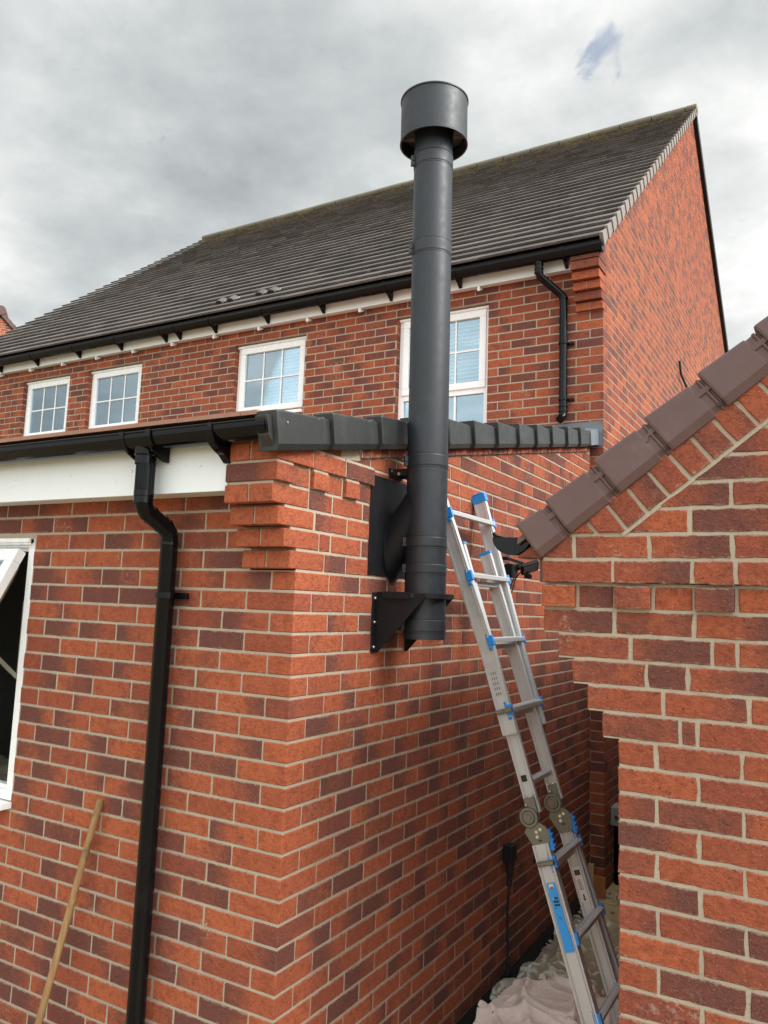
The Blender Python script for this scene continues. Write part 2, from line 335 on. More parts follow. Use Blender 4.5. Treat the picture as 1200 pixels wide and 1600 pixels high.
def thing(name, label, cat, loc=(0, 0, 0), group=None):
    o = bpy.data.objects.new(name, None); col.objects.link(o); o.location = loc; o.empty_display_size = .2
    o['label'] = label; o['category'] = cat
    if group: o['group'] = group
    return o
def adopt(root, objs):   # geometry is modelled in scene coordinates: bring it into the thing's own frame
    pass
class Frame:
    """MB.build wrapper: vertices are given in scene coordinates, the parent's location is taken off"""
    def __init__(s, root): s.root = root; s.off = Vector(root.location)
    def part(s, mb, name, mats, parent=None, bevel=0, seg=2, label=None):
        mb.v = [(p[0]-s.off.x, p[1]-s.off.y, p[2]-s.off.z) for p in mb.v]
        o = mb.build(name, mats, parent or s.root, bevel, seg)
        if label: o['label'] = label
        return o

X, Y, Z = Vector((1, 0, 0)), Vector((0, 1, 0)), Vector((0, 0, 1))
H = .065; CR = .075; ST = .215; HD = .1025; J = .01
GZ = -2.12
L = 3.848; X1 = .1063

def course(start, end, first, ref_end=None):
    """intervals of a stretcher bond course"""
    out = []; a = start; w_ = first
    while a < end-.012:
        b = min(a+w_, end)
        if b-a > .012: out.append((a, b))
        a += w_+J; w_ = ST
    return out

# ============================================================ EXTENSION
ext = thing('brick_extension', 'single storey red brick extension with grey verge caps, white fascia and open window', 'building', (-1.5, 1.8, GZ))
FX = Frame(ext)
wall = MB()
VS = .1945                                    # verge slope
def vbot(y): return .4396+VS*y
WL, WR, WB, WT = -2.67, -1.462, -1.012, .13   # window opening
for k in range(-6, 29):
    zt = -CR*k; z0 = zt-CR+J/2; z1 = zt-J/2   # brick between the two joints
    odd = k % 2 == 1
    # ---- front face (looks -Y), u = -x
    if k <= -1: fl = course(.225, 3.7, {True: ST, False: HD}[odd])
    else: fl = course(ST+J if odd else HD+J, 3.7, ST)
    if k <= -1: fl = course(.225, 3.7, ST if odd else HD)
    for a, b in fl:
        x0, x1 = -b, -a
        pieces = [(x0, x1)]
        if z0 < WT and z1 > WB:
            pieces = []
            if x0 < WL: pieces.append((x0, min(x1, WL)))
            if x1 > WR: pieces.append((max(x0, WR), x1))
        for p0, p1 in pieces:
            if p1-p0 > .015: wall.brick(rect(p0, p1, z0, z1), (0, 0, 0), X, Z, -Y, .05, jit=.0009)
    # ---- side face (looks +X), u = y
    if k >= 0:
        sl = course(HD+J if odd else ST+J, L, ST)
        for a, b in sl: wall.brick(rect(a, b, z0, z1), (0, 0, 0), Y, Z, X, .05)
        # corner brick: one block showing on both faces
        fx, sy = (ST, HD) if odd else (HD, ST)
        hot = random.random() < .45
        bt = rbt(hot)
        poly = [(-fx, 0), (-.004, 0), (0, .004), (0, sy), (-fx, sy)]
        s_ = random.choice((-1, 1))
        wall.brick(poly, (0, 0, z0), X, Y, Z, -.0, bt=bt, rough=False) if False else None
        c = (-fx, 0)
        P = [(-fx, 0), (-fx*.66, -.0004), (-fx*.33, .0003), (-.004, 0), (-.001, .001), (0, .004), (.0003, sy*.5), (0, sy), (-.07, sy), (-.07, .07), (-fx, .07)]
        n = len(P); V = []; BL = []
        for zz, ins in ((z0, .003), (z0+.003, 0), (z1-.003, 0), (z1, .003)):
            for (a, b) in P:
                V.append((a-(ins if a > -fx+.001 else -ins), b+ins, zz)); BL.append((s_*((a+fx/2)/.1075 if fx == ST else (b-sy/2)/.1075), 0, 0))
        F = [(r*n+i, r*n+(i+1) % n, (r+1)*n+(i+1) % n, (r+1)*n+i) for r in range(3) for i in range(n)]+[tuple(range(n-1, -1, -1)), tuple(range(3*n, 4*n))]
        wall.add(V, F, 0, False, BL, bt)
    else:
        nst = min(-k, 4); y0 = -.04*nst
        pr = .016 if k <= -5 else 0
        # left header / corner brick of the corbel
        hot = True
        if k == -5: blocks = [(-.215, 0, y0, y0+HD)]
        else: blocks = [(-.215, -.1125, y0, .09), (-.1025, 0, y0, y0+ST)]
        for (bx0, bx1, by0, by1) in blocks:
            bt = rbt(k not in (-5,)) if k != -5 else (.6, .85, 0.)
            if bx1 == 0: bx1 = pr
            b = .003; V = []; BL = []
            for zz, i_ in ((z0, b), (z0+b, 0), (z1-b, 0), (z1, b)):
                for (xx, yy) in ((bx0+i_, by0+i_), (bx1-i_-.002, by0+i_), (bx1-i_, by0+i_+.002), (bx1-i_, by1-i_), (bx0+i_, by1-i_)):
                    V.append((xx, yy, zz)); BL.append((((xx-bx0)/(bx1-bx0)*2-1), 0, 0))
            n = 5; F = [(r*n+i, r*n+(i+1) % n, (r+1)*n+(i+1) % n, (r+1)*n+i) for r in range(3) for i in range(n)]+[(4, 3, 2, 1, 0), (15, 16, 17, 18, 19)]
            wall.add(V, F, 0, False, BL, bt)
        wall.box(-.209, -.004, y0+.006, .02, z0+.004, z1-.001, 1); wall.box(-.205, -.004, y0+.006+(.034 if k > -4 else 0), .02, z1-.001, z1+J+.001, 1)
        if pr: wall.box(-.0041, pr-.006, y0+.005, y0+(HD if k == -5 else ST)-.003, z0+.004, z1+J, 1)
        # rest of the side face
        if k >= -4:
            reg = course(HD+J if odd else ST+J, L, ST)
            e0 = y0+ST+J; rr = [(a, b) for a, b in reg if b > e0+.02]
            if rr and rr[0][0] < e0-.001: rr[0] = (e0, rr[0][1])
            elif rr and rr[0][0] > e0+.03: rr.insert(0, (e0, rr[0][0]-J))
            for a, b in rr: wall.brick(rect(a, b, z0, z1), (0, 0, 0), Y, Z, X, .05)
        else:
            if k == -5:
                a = y0+HD+J
                for i in range(4):
                    proud = i % 2 == 1
                    wall.brick(rect(a, a+HD, z0, z1), (pr if proud else 0, 0, 0), Y, Z, X, .06, bt=rbt(proud))
                    if proud: wall.box(.0, pr-.005, a+.004, a+HD-.004, z0+.004, z1+.01, 1)
                    a += HD+J
                for a, b in course(a, L, ST): wall.brick(rect(a, b, z0, z1), (0, 0, 0), Y, Z, X, .05)
            else:
                a = y0+ST+J
                for i in range(2):
                    wall.brick(rect(a, a+ST, z0, z1), (pr, 0, 0), Y, Z, X, .06, bt=rbt(i == 0)); wall.box(-.01, pr-.005, a-.005, a+ST-.003, z0+.004, z1+.01, 1)
                    a += ST+J
                for a, b in course(a, L, ST): wall.brick(clip(rect(a, b, z0, z1), -VS, 1, .392), (0, 0, 0), Y, Z, X, .05)
# courses above the corbel, clipped under the raking band
for k in range(-16, -6):
    zt = -CR*k; z0 = zt-CR+J/2; z1 = zt-J/2
    for a, b in course(.05+(HD+J if k % 2 else ST+J)-.1125, L, ST):
        p = rect(a, b, z0, z1); p = clip(p, -VS, 1, .392 if b > .43 else .45)
        if len(p) > 2 and area(p) > .0004: wall.brick(p, (0, 0, 0), Y, Z, X, .05, bt=rbt2())
# raking band of bricks on edge below the verge
th = math.atan(VS); D = Vector((0, math.cos(th), math.sin(th))); T = Vector((0, -math.sin(th), math.cos(th)))
o = Vector((.014, .41, .400+VS*.41)); s_ = 0
while s_ < 3.42:
    wall.brick(rect(s_+.005, s_+.07, 0, .1025), o, D, T, X, .05, bt=rbt2()); s_ += .075
wall.add([o+D*a+T*b+X*c for c in (-.005, -.05) for a, b in ((0, .003), (3.45, .003), (3.45, .1), (0, .1))], [(0, 1, 2, 3), (4, 7, 6, 5), (0, 4, 5, 1), (0, 3, 7, 4), (1, 5, 6, 2)], 1)
# mortar core
def face(mb, pts, mat=1): mb.add(pts, [tuple(range(len(pts)))], mat)
d = .0035; xl = -3.7; zb = GZ-.1; zt = .45
for (a, b, c_, e_) in ((xl, WL, zb, zt), (WR, -d, zb, 0), (WL, WR, zb, WB), (WL, WR, WT, zt), (WR, -.21, 0, zt), (-.21, -d, 0, .0)):
    if e_ > c_: face(wall, [(a, d, c_), (b, d, c_), (b, d, e_), (a, d, e_)])
face(wall, [(-d, d, zb), (-d, L, zb), (-d, L, .40+VS*L+.08), (-d, .0, .44), (-d, d, .44)])
face(wall, [(xl, .1, zb), (xl, L, zb), (xl, L, 1.2), (xl, .1, .42)])
for (a, b, c_, e_) in ((WL, WL, WB, WT), (WR, WR, WB, WT)): face(wall, [(a, d, c_), (a, .1, c_), (a, .1, e_), (a, d, e_)])
# brick reveal on window sides
for k in range(-2, 15):
    zt_ = -CR*k; wall.box(WR-.001, WR+.05, .004, .1, max(WB, zt_-CR+.005), min(WT, zt_-.005), 0, rbt())
wall_o = FX.part(wall, 'wall', [M_brick, M_mortar])

# near-black sloping strip along the foot of the side wall
mb = MB()
for i in range(40):
    a = i*.1-.05; b = a+.1
    h0 = .012*noise.noise(Vector((a*5, 0, 0))); h1 = .012*noise.noise(Vector((b*5, 0, 0)))
    mb.add([(.004, a, -2.095), (.004, b, -2.095), (.045+h1, b, -2.10+h1), (.045+h0, a, -2.10+h0), (.10+h0, a, -2.135), (.10+h1, b, -2.135)], [(0, 3, 2, 1), (3, 4, 5, 2)], 0)
FX.part(mb, 'dark_base_strip', M_strip)

# fascia + soffit
mb = MB(); mb.box(-3.7, -.222, -.140, -.122, .278, .50); mb.box(-3.7, -.222, -.122, .0, .284, .294)
mb.box(-.240, -.222, -.121, .0, .2945, .47)
fo = FX.part(mb, 'fascia', M_white, bevel=.002)
mb = MB()
for i in range(9):
    for z_, r_ in ((.375, .0075), (.452, .004)):
        mb = MB(); mb.tube([(-.36-.36*i, -.139, z_), (-.36-.36*i, -.1445, z_)], [r_, r_*.7], 10); FX.part(mb, 'fixing_cap', M_whitec, fo)

def gutter_arc(r, squash=1.0, n=14): return [(r*math.cos(math.pi+math.pi*i/n), r*squash*math.sin(math.pi+math.pi*i/n)) for i in range(n+1)]
def gutter(mb, a, b, U, r, sq=.95, t=.003):
    """open half-round trough from a to b; U is the horizontal cross direction"""
    a, b, U = Vector(a), Vector(b), Vector(U); o_ = gutter_arc(r, sq); i_ = gutter_arc(r-t, sq)
    prof = [(-r, .008)]+o_+[(r, .008), (r-t, .008)]+list(reversed(i_))+[(-r+t, .008)]
    n = len(prof); V = [a+U*p+Z*q for p, q in prof]+[b+U*p+Z*q for p, q in prof]
    mb.add(V, [(i, (i+1) % n, n+(i+1) % n, n+i) for i in range(n)], 0, False)
    mb.tube([a+U*(-r)+Z*.008, b+U*(-r)+Z*.008], .0045, 8); mb.tube([a+U*r+Z*.008, b+U*r+Z*.008], .0045, 8)
def endcap(mb, c, U, N_, r, sq=.95):
    P = gutter_arc(r+.004, sq); mb.prism(P, c, U, Z, N_, .006)
def collar(mb, c, A, U, r, wd, sq=.95, t=.005):
    """band round the gutter"""
    o_ = gutter_arc(r+t, sq); i_ = gutter_arc(r, sq); prof = [(-r-t, .014)]+o_+[(r+t, .014), (r, .014)]+list(reversed(i_))+[(-r, .014)]
    c, A, U = Vector(c), Vector(A), Vector(U); n = len(prof); V = [c-A*wd/2+U*p+Z*q for p, q in prof]+[c+A*wd/2+U*p+Z*q for p, q in prof]
    F = [(i, (i+1) % n, n+(i+1) % n, n+i) for i in range(n)]
    h = len(o_)+1
    mb.add(V, F, 0)
    for k0 in (0, n):
        mb.add([V[k0+i] for i in range(n)], [(i, (i+1), n-2-i, n-1-i) for i in range(0, h)], 0)

GY, GZc, GR = -.202, .490, .056
mb = MB(); gutter(mb, (-3.7, GY, GZc), (.035, GY, GZc), Y, GR); endcap(mb, (.033, GY, GZc), Y, X, GR)
g_o = FX.part(mb, 'gutter', M_blk)
mb = MB(); collar(mb, (.012, GY, GZc), X, Y, GR, .034); FX.part(mb, 'end_stop', M_blk, g_o, .0015)
for gx in (-.215, -1.75, -2.5, -3.3):
    mb = MB(); collar(mb, (gx, GY, GZc), X, Y, GR, .022)
    prof = [(-.145, .38), (-.145, .487), (-.152, .487), (-.175, .445), (-.205, .428), (-.235, .432), (-.25, .45), (-.258, .47), (-.262, .462), (-.250, .425), (-.225, .405), (-.19, .395), (-.16, .38)]
    prof = [(-.141, .375), (-.158, .375), (-.19, .400), (-.222, .415), (-.247, .433), (-.262, .465), (-.256, .468), (-.235, .442), (-.202, .43), (-.17, .437), (-.150, .46), (-.141, .49)]
    mb.prism(list(reversed(prof)), (gx-.016, 0, 0), Y, Z, X, .032); FX.part(mb, 'gutter_bracket', M_blk, g_o, .0015)
# running outlet
mb = MB(); collar(mb, (-.655, GY, GZc), X, Y, GR+.002, .025); collar(mb, (-.515, GY, GZc), X, Y, GR+.002, .025)
o2 = gutter_arc(GR+.0045, .95)
mb.add([Vector((x_, GY+p, GZc+q)) for x_ in (-.645, -.525) for p, q in o2], [(i, i+1, 16+i-0, 15+i) for i in range(14)], 0)
mb.lathe((-.585, GY+.005, .385), [(.040, .0), (.040, .03), (.045, .036), (.047, .075)], 24)
for sx in (-.648, -.52):
    mb.prism([(-.145, .395), (-.17, .395), (-.23, .425), (-.257, .46), (-.25, .462), (-.2, .437), (-.145, .455)], (sx-.006, 0, 0), Y, Z, X, .012)
FX.part(mb, 'gutter_outlet', M_blk, g_o, .001)
# downpipe with swan neck
PX, PYu, PYl, PR = -.582, -.197, -.052, .034
mb = MB()
def arc(c, a0, a1, r, ax, ay, n=6): return [Vector(c)+Vector(ax)*r*math.cos(a0+(a1-a0)*i/n)+Vector(ay)*r*math.sin(a0+(a1-a0)*i/n) for i in range(n+1)]
dn = MB()
path = [Vector((PX, PYu, .39)), Vector((PX, PYu, .250))]
path += [Vector((PX, PYu+.006, .226)), Vector((PX+.001, PYu+.02, .206)), Vector((PX+.004, PYl-.022, .155)), Vector((PX+.006, PYl-.006, .135)), Vector((PX+.006, PYl, .110)), Vector((PX+.007, PYl, -2.10))]
dn.tube(path, PR, 28)
for zz in [.39-.012*i for i in range(1)]: pass
for k in range(20):
    a = 2*math.pi*k/20; dn.tube([(PX+.0345*math.cos(a), PYu+.0345*math.sin(a), .285), (PX+.0345*math.cos(a), PYu+.0345*math.sin(a), .385)], .0022, 6)
for z0, z1, rr in ((.262, .285, .0375), (.235, .262, .0365)): dn.lathe((PX, PYu, 0), [(.034, z0), (rr, z0+.001), (rr, z1-.001), (.034, z1)], 28)
def ring(mb, c, ax, r, w_): mb.lathe(c, [(r-.004, -w_/2), (r, -w_/2+.001), (r, w_/2-.001), (r-.004, w_/2)], 28, axis=ax)
dd = (Vector((PX+.004, PYl-.022, .155))-Vector((PX+.001, PYu+.02, .206))).normalized()
for t in (.22, .75, .98): ring(dn, Vector((PX+.001, PYu+.02, .206)).lerp(Vector((PX+.004, PYl-.022, .155)), t), dd, PR+.0025, .004 if t < .9 else .003)
ring(dn, (PX+.006, PYl, .095), Z, PR+.003, .012)
dp_o = FX.part(dn, 'downpipe', M_blk)
for zc in (-.105, -1.95):
    mb = MB(); ring(mb, (PX+.007, PYl, zc), Z, PR+.006, .026); mb.box(PX+.036, PX+.088, PYl+.025, PYl+.041, zc-.012, zc+.012); mb.box(PX-.03, PX+.05, PYl+.03, -.001, zc-.012, zc+.012)
    mb.tube([(PX+.074, PYl+.027, zc), (PX+.074, PYl+.019, zc)], .006, 10)
    FX.part(mb, 'pipe_clip', M_blk, dp_o, .0015)

# roof: slab of tiles, edge tiles seen above the gutter
def roof_z(y): return vbot(y)+.100
mb = MB()
yy = -.235
while yy < L-.02:
    y1 = min(yy+.345, L)
    xx = -3.7
    while xx < -.03:
        x2 = min(xx+.30, -.012 if yy > 0 else -.028); zz = roof_z(yy)+(.034 if yy < 0 else 0); z2 = roof_z(y1)
        dz = random.uniform(-.001, .001)
        mb.hexa([(xx+.002, yy, zz-.004+dz), (x2, yy, zz-.004+dz), (x2, y1, z2-.018), (xx+.002, y1, z2-.018), (xx+.002, yy, zz+.012+dz), (x2, yy, zz+.012+dz), (x2, y1, z2), (xx+.002, y1, z2)], 0); xx += .30
    yy += .325
mb.add([(-3.7, -.13, .49), (-.0, -.13, .49), (-.0, L, roof_z(L)-.03), (-3.7, L, roof_z(L)-.03)], [(3, 2, 1, 0)], 0)
rf = FX.part(mb, 'roof', M_tan)
# verge caps
def verge_unit(mb, o_, S, T_, W, ln, ht, dp=.075, flat=.022, neck=1):
    """o_: lower outer corner; S up the slope, T_ perpendicular up, W outwards"""
    def sec(s, k, out):
        t0 = -.004*k; return [(out-.012, t0), (out, t0+flat), (out, ht*k), (out-.006, ht*k+.006), (-dp, ht*k+.006), (-dp, t0+.0)]
    if neck == 0: stations = [(0, 1.13, .012), (.010, 1.14, .014), (ln*.88, .935, .001), (ln*.90, .89, -.006), (ln*1.06, .89, -.007)]
    elif neck == 2: stations = [(0, 1.05, .007), (.008, 1.06, .009), (ln*.78, .975, .001), (ln*.80, .94, -.004), (ln*.90, .94, -.004), (ln*.915, .96, .001), (ln*.95, .96, .001), (ln*.96, .92, -.006), (ln*1.06, .92, -.007)]
    else: stations = [(0, 1.085, .012), (.010, 1.10, .014), (ln*.74, .955, .003), (ln*.76, .925, -.004), (ln*.81, .925, -.004), (ln*.83, .955, .003), (ln*.885, .955, .003), (ln*.90, .90, -.006), (ln*1.06, .90, -.007)]
    V = []; n = 6
    for s, k, out in stations:
        for w_, t_ in sec(s, k, out): V.append(Vector(o_)+S*s+T_*t_+W*w_)
    F = [(r*n+i, r*n+(i+1) % n, (r+1)*n+(i+1) % n, (r+1)*n+i) for r in range(len(stations)-1) for i in range(n)]+[tuple(range(n-1, -1, -1)), tuple(range((len(stations)-1)*n, len(stations)*n))]
    if S.cross(T_).dot(W) > 0: pass
    mb.add(V, F, 0)
th = math.atan(VS); S1 = Vector((0, math.cos(th), math.sin(th))); T1 = Vector((0, -math.sin(th), math.cos(th)))
bounds = [-.214, .127, .484, .80, 1.132, 1.443, 1.771, 2.105, 2.425, 2.731, 3.073, 3.388, 3.683]
for i in range(12):
    mb = MB(); y0 = bounds[i]; ln = (bounds[i+1]-y0)/math.cos(th)
    verge_unit(mb, (.050, y0, vbot(y0)), S1, T1, X, ln, .118, neck=1 if i < 3 else 0)
    if i == 0:
        mb.prism([(0, .012), (.02, .0), (.02, .118), (-.03, .118), (-.02, .05)], (.050-.06, y0, vbot(y0)), S1, T1, X, .05)
    vc = FX.part(mb, 'verge_cap', M_capG, rf, .002, label='lowest grey verge cap beside the gutter end' if i == 0 else None)
    if i == 0:
        m3 = MB(); m3.tube([Vector((.058, y0+.035, vbot(y0)+.1)), Vector((.066, y0+.035, vbot(y0)+.1))], .0045, 10); FX.part(m3, 'screw', M_screw, vc)
mb = MB(); y0 = 3.683
mb.hexa([(-.02, y0, vbot(y0)+.01), (.056, y0, vbot(y0)+.005), (.075, L-.006, vbot(L)+.01), (-.02, L-.006, vbot(L)+.01), (-.02, y0, vbot(y0)+.13), (.05, y0, vbot(y0)+.125), (.07, L-.006, vbot(L)+.135), (-.02, L-.006, vbot(L)+.15)])
V = []; nx, nz = 20, 8
for j in range(nz+1):
    for i in range(nx+1):
        x_ = -.42+(X1-.003+.42)*i/nx; z_ = 1.185+.20*j/nz; V.append((x_, L-.012-.004*noise.noise(Vector((x_*14, z_*18, 3))), z_))
mb.add(V, [(j*(nx+1)+i, j*(nx+1)+i+1, (j+1)*(nx+1)+i+1, (j+1)*(nx+1)+i) for j in range(nz) for i in range(nx)], 0, True)
mb.box(-3.7, -.40, L-.014, L-.003, 1.22, 1.385)
FX.part(mb, 'flashing', M_lead)

# window with top hung sash standing open
def frame_rect(mb, o_, U, V_, N_, w_, h_, t, dpt, mat=0):
    """picture frame: origin lower-left, bars t wide, dpt deep along N_, butted"""
    o_ = Vector(o_)
    for (u0, u1, v0, v1) in ((0, w_, 0, t), (0, w_, h_-t, h_), (0, t, t, h_-t), (w_-t, w_, t, h_-t)):
        mb.hexa([o_+U*a+V_*b+N_*c for c in (0, dpt) for a, b in ((u0, v0), (u1, v0), (u1, v1), (u0, v1))] if U.cross(V_).dot(N_) > 0 else [o_+U*a+V_*b+N_*c for c in (dpt, 0) for a, b in ((u0, v0), (u1, v0), (u1, v1), (u0, v1))], mat)
mb = MB(); frame_rect(mb, (WL, .002, WB), X, Z, Y, WR-WL, WT-WB-.002, .040, .06); frame_rect(mb, (WL+.04, .022, WB+.04), X, Z, Y, WR-WL-.08, WT-WB-.082, .016, .035)
mb.box(-2.09, -2.04, .006, .056, WB+.04, WT-.045)
mb.tube([(WL, -.014, WT-.012), (WR-.004, -.014, WT-.012)], .013, 14); mb.box(WL, WR-.004, -.018, .0015, WT-.030, WT-.001)
wf = FX.part(mb, 'window', M_whitec, None, .002)
mb = MB(); mb.box(WL-.01, WR+.01, -.055, .001, WB-.03, WB-.004); mb.box(WL+.02, WR-.02, -.05, -.02, WB-.036, WB-.0305); FX.part(mb, 'sill', M_whitec, wf, .004)
# sash
al = R(27); So = Vector((-2.035, -.004, .062)); SU = X; SD = Vector((0, -math.sin(al), -math.cos(al))); SN = Vector((0, -math.cos(al), math.sin(al)))
sw = -1.507+2.035; sh = .62
def sp(a, b, c): return So+SU*a+SD*b+SN*c
mb = MB()
for (u0, u1, v0, v1) in ((0, sw, 0, .062), (0, sw, sh-.062, sh), (0, .062, .062, sh-.062), (sw-.062, sw, .062, sh-.062)):
    mb.hexa([sp(a, b, c) for c in (.045, 0) for a, b in ((u0, v0), (u1, v0), (u1, v1), (u0, v1))])
sash = FX.part(mb, 'open_sash', M_whitec, wf, .004)
sash['label'] = 'top hung sash propped open'
mb = MB(); mb.hexa([sp(a, b, c) for c in (.030, .012) for a, b in ((.062, .062), (sw-.062, .062), (sw-.062, sh-.062), (.062, sh-.062))]); FX.part(mb, 'pane', M_glass, wf)
mb = MB(); a0 = sp(sw-.012, .10, -.004); a1 = sp(sw-.012, .44, -.004); mb.beam(sp(sw-.02, .07, -.010), sp(sw-.02, .50, -.010), X, SN, .006, .004); mb.beam(sp(sw-.034, .12, -.02), sp(sw-.034, .46, -.02), X, SN, .005, .006)
pz = Vector((WR-.045, .012, -.495)); q = sp(sw-.02, .42, -.014); mb.beam(q, pz, X, (q-pz).normalized().cross(X), .004, .009); mb.beam(pz, pz+Z*.34, X, Y, .003, .008)
FX.part(mb, 'friction_stay', M_zinc, wf, .001)
mb = MB(); mb.box(WL+.058, -2.092, .036, .046, WB+.058, WT-.062); FX.part(mb, 'pane', M_glass, wf)
# dim room seen through the opening
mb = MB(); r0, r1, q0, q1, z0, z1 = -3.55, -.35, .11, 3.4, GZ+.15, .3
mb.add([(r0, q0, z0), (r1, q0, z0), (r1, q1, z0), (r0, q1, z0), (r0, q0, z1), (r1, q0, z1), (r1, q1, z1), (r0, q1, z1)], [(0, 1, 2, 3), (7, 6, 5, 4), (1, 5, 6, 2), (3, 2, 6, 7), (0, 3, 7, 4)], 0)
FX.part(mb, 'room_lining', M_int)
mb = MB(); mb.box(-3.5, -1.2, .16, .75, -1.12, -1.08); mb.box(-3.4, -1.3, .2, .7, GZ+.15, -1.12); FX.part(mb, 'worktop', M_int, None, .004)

# ============================================================ MAIN HOUSE
hou = thing('brick_house', 'two storey red brick house with dark tiled roof and four white windows', 'house', (-4.5, 8.7, GZ))
FH = Frame(hou)
HZ = 2.53                                    # window head level
EZ, EY = 2.815, 3.62; RY, RZ = 8.70, 6.91; SL = (RZ-EZ)/(RY-EY); XL = -8.98
wins = [(-1.79, -.885, 1.28), (-3.73, -2.825, 1.76), (-6.0, -5.105, 1.76), (-7.21, -6.33, 1.76)]
wall = MB(); nfront = 0
k = 0
for k in range(-5, 64):
    z1 = HZ-CR*k-J/2; z0 = z1-H
    if z0 < GZ-.05: break
    odd = k % 2 == 0
    # rear elevation, u = X1-x
    lim = 9.3 if z1 > 1.0 else .35
    start = (ST if odd else HD)+J if z1 > 0 or True else 0
    crow = -k if k < 0 else 0
    cz = z0 > 2.28
    for a, b in course(start, lim, ST):
        x0, x1 = X1-b, X1-a
        ps = [(x0, x1)]
        for (wa, wb, wz) in wins:
            if z0+.03 > wz and z1-.03 < HZ:
                np_ = []
                for p0, p1 in ps:
                    if p1 <= wa or p0 >= wb: np_.append((p0, p1))
                    else:
                        if p0 < wa: np_.append((p0, wa))
                        if p1 > wb: np_.append((wb, p1))
                ps = np_
        for p0, p1 in ps:
            if p1-p0 > .015 and z0 < 2.84:
                near = p0 > -5
                wall.brick(rect(p0, p1, z0, z1), (0, L, 0), X, Z, -Y, .04, rough=False, bev=.003, bt=rbt())
    # corner + gable, u = y-L
    fx, sy = (ST, HD) if odd else (HD, ST)
    bt = rbt(); b = .003
    if z1 < 2.86:
        P = [(X1-fx, L), (X1-.003, L), (X1, L+.003), (X1, L+sy), (X1-fx, L+sy)]; n = 5; V = [(p[0], p[1], zz) for zz in (z0, z1) for p in P]
        wall.add(V, [(i, (i+1) % n, n+(i+1) % n, n+i) for i in range(n)]+[(4, 3, 2, 1, 0), (5, 6, 7, 8, 9)], 0, False, [((p[1]-L)/.1075 if fx == HD else (p[0]-X1)/.1075, 0, 0) for p in P]*2, bt)
for k in range(-64, 64):
    z1 = HZ-CR*k-J/2; z0 = z1-H
    if z0 < GZ-.05: break
    if z0 > RZ: continue
    odd = k % 2 == 0
    ya = L+(HD if odd else ST)+J if z1 < 2.86 else L
    yb = 2*RY-L
    for a, b in course(ya, yb, ST):
        if z1 < .5 and a > 7: continue
        p = rect(a, b, z0, z1)
        if z1 > 2.7: p = clip(clip(p, -SL, 1, EZ-SL*EY-.05), SL, 1, RZ+SL*RY-.1)
        if len(p) > 2 and area(p) > .0004: wall.brick(p, (X1, 0, 0), Y, Z, X, .03, rough=False, bev=.002, bt=rbt2())
# corbel at the eaves corner
for n_ in range(1, 7):
    z0 = 2.305+CR*(n_-1)+J/2-.005; z1 = z0+H; yo = L-.037*min(n_, 5)
    if n_ % 2 == 0: bl_ = [(X1-.215, X1, yo)]
    else: bl_ = [(X1-.215, X1-.1125, yo), (X1-.1025, X1, yo)]
    for (a, b, y_) in bl_:
        wall.box(a, b+(.012 if n_ > 4 else .004), y_, L+.04, z0, z1, 0, rbt(random.random() < .5))
    wall.box(X1-.211, X1-.002, yo+.004, L+.03, z0+.003, z1-.001, 1)
# mortar backing
d = .003; yb = L+d
cols = sorted(wins)
xs = XL+.1
zb = .9
segs = []
px = xs
for (wa, wb, wz) in cols:
    segs += [(px, wa, zb, 2.84), (wa, wb, zb, wz), (wa, wb, HZ, 2.84)]; px = wb
segs += [(px, X1-.21, zb, 2.84), (X1-.21, X1-d, zb, 2.84)]
for a, b, c_, e_ in segs: face(wall, [(a, yb, c_), (b, yb, c_), (b, yb, e_), (a, yb, e_)])
face(wall, [(-.3, yb, GZ-.1), (X1-d, yb, GZ-.1), (X1-d, yb, zb), (-.3, yb, zb)])
gy = 2*RY-L
face(wall, [(X1-d, yb, GZ-.1), (X1-d, gy, GZ-.1), (X1-d, gy, EZ+.1), (X1-d, RY, RZ-.09), (X1-d, yb, EZ+SL*(L-EY)-.06)])
face(wall, [(XL+.1, gy, GZ), (XL+.1, yb, GZ), (XL+.1, yb, EZ), (XL+.1, RY, RZ-.1), (XL+.1, gy, EZ)])
face(wall, [(X1-d, gy, GZ), (XL+.1, gy, GZ), (XL+.1, gy, EZ), (X1-d, gy, EZ)])
for (wa, wb, wz) in wins:       # window reveals in brick
    k = 0
    while HZ-CR*k > wz+.01:
        z1 = HZ-CR*k-J/2; z0 = max(z1-H, wz)
        for s_, xx in ((1, wa), (-1, wb)):
            x0, x1 = (xx-.05, xx+.0005) if s_ == 1 else (xx-.0005, xx+.05)
            wall.box(x0, x1, L+.006, L+.11, z0, z1, 0, rbt())
        k += 1
    for xx in (wa-.002, wb+.002): face(wall, [(xx, L+.003, wz), (xx, L+.11, wz), (xx, L+.11, HZ), (xx, L+.003, HZ)])
    face(wall, [(wa, L+.003, HZ+.001), (wb, L+.003, HZ+.001), (wb, L+.11, HZ+.001), (wa, L+.11, HZ+.001)])
FH.part(wall, 'wall', [M_brick, M_mortar])

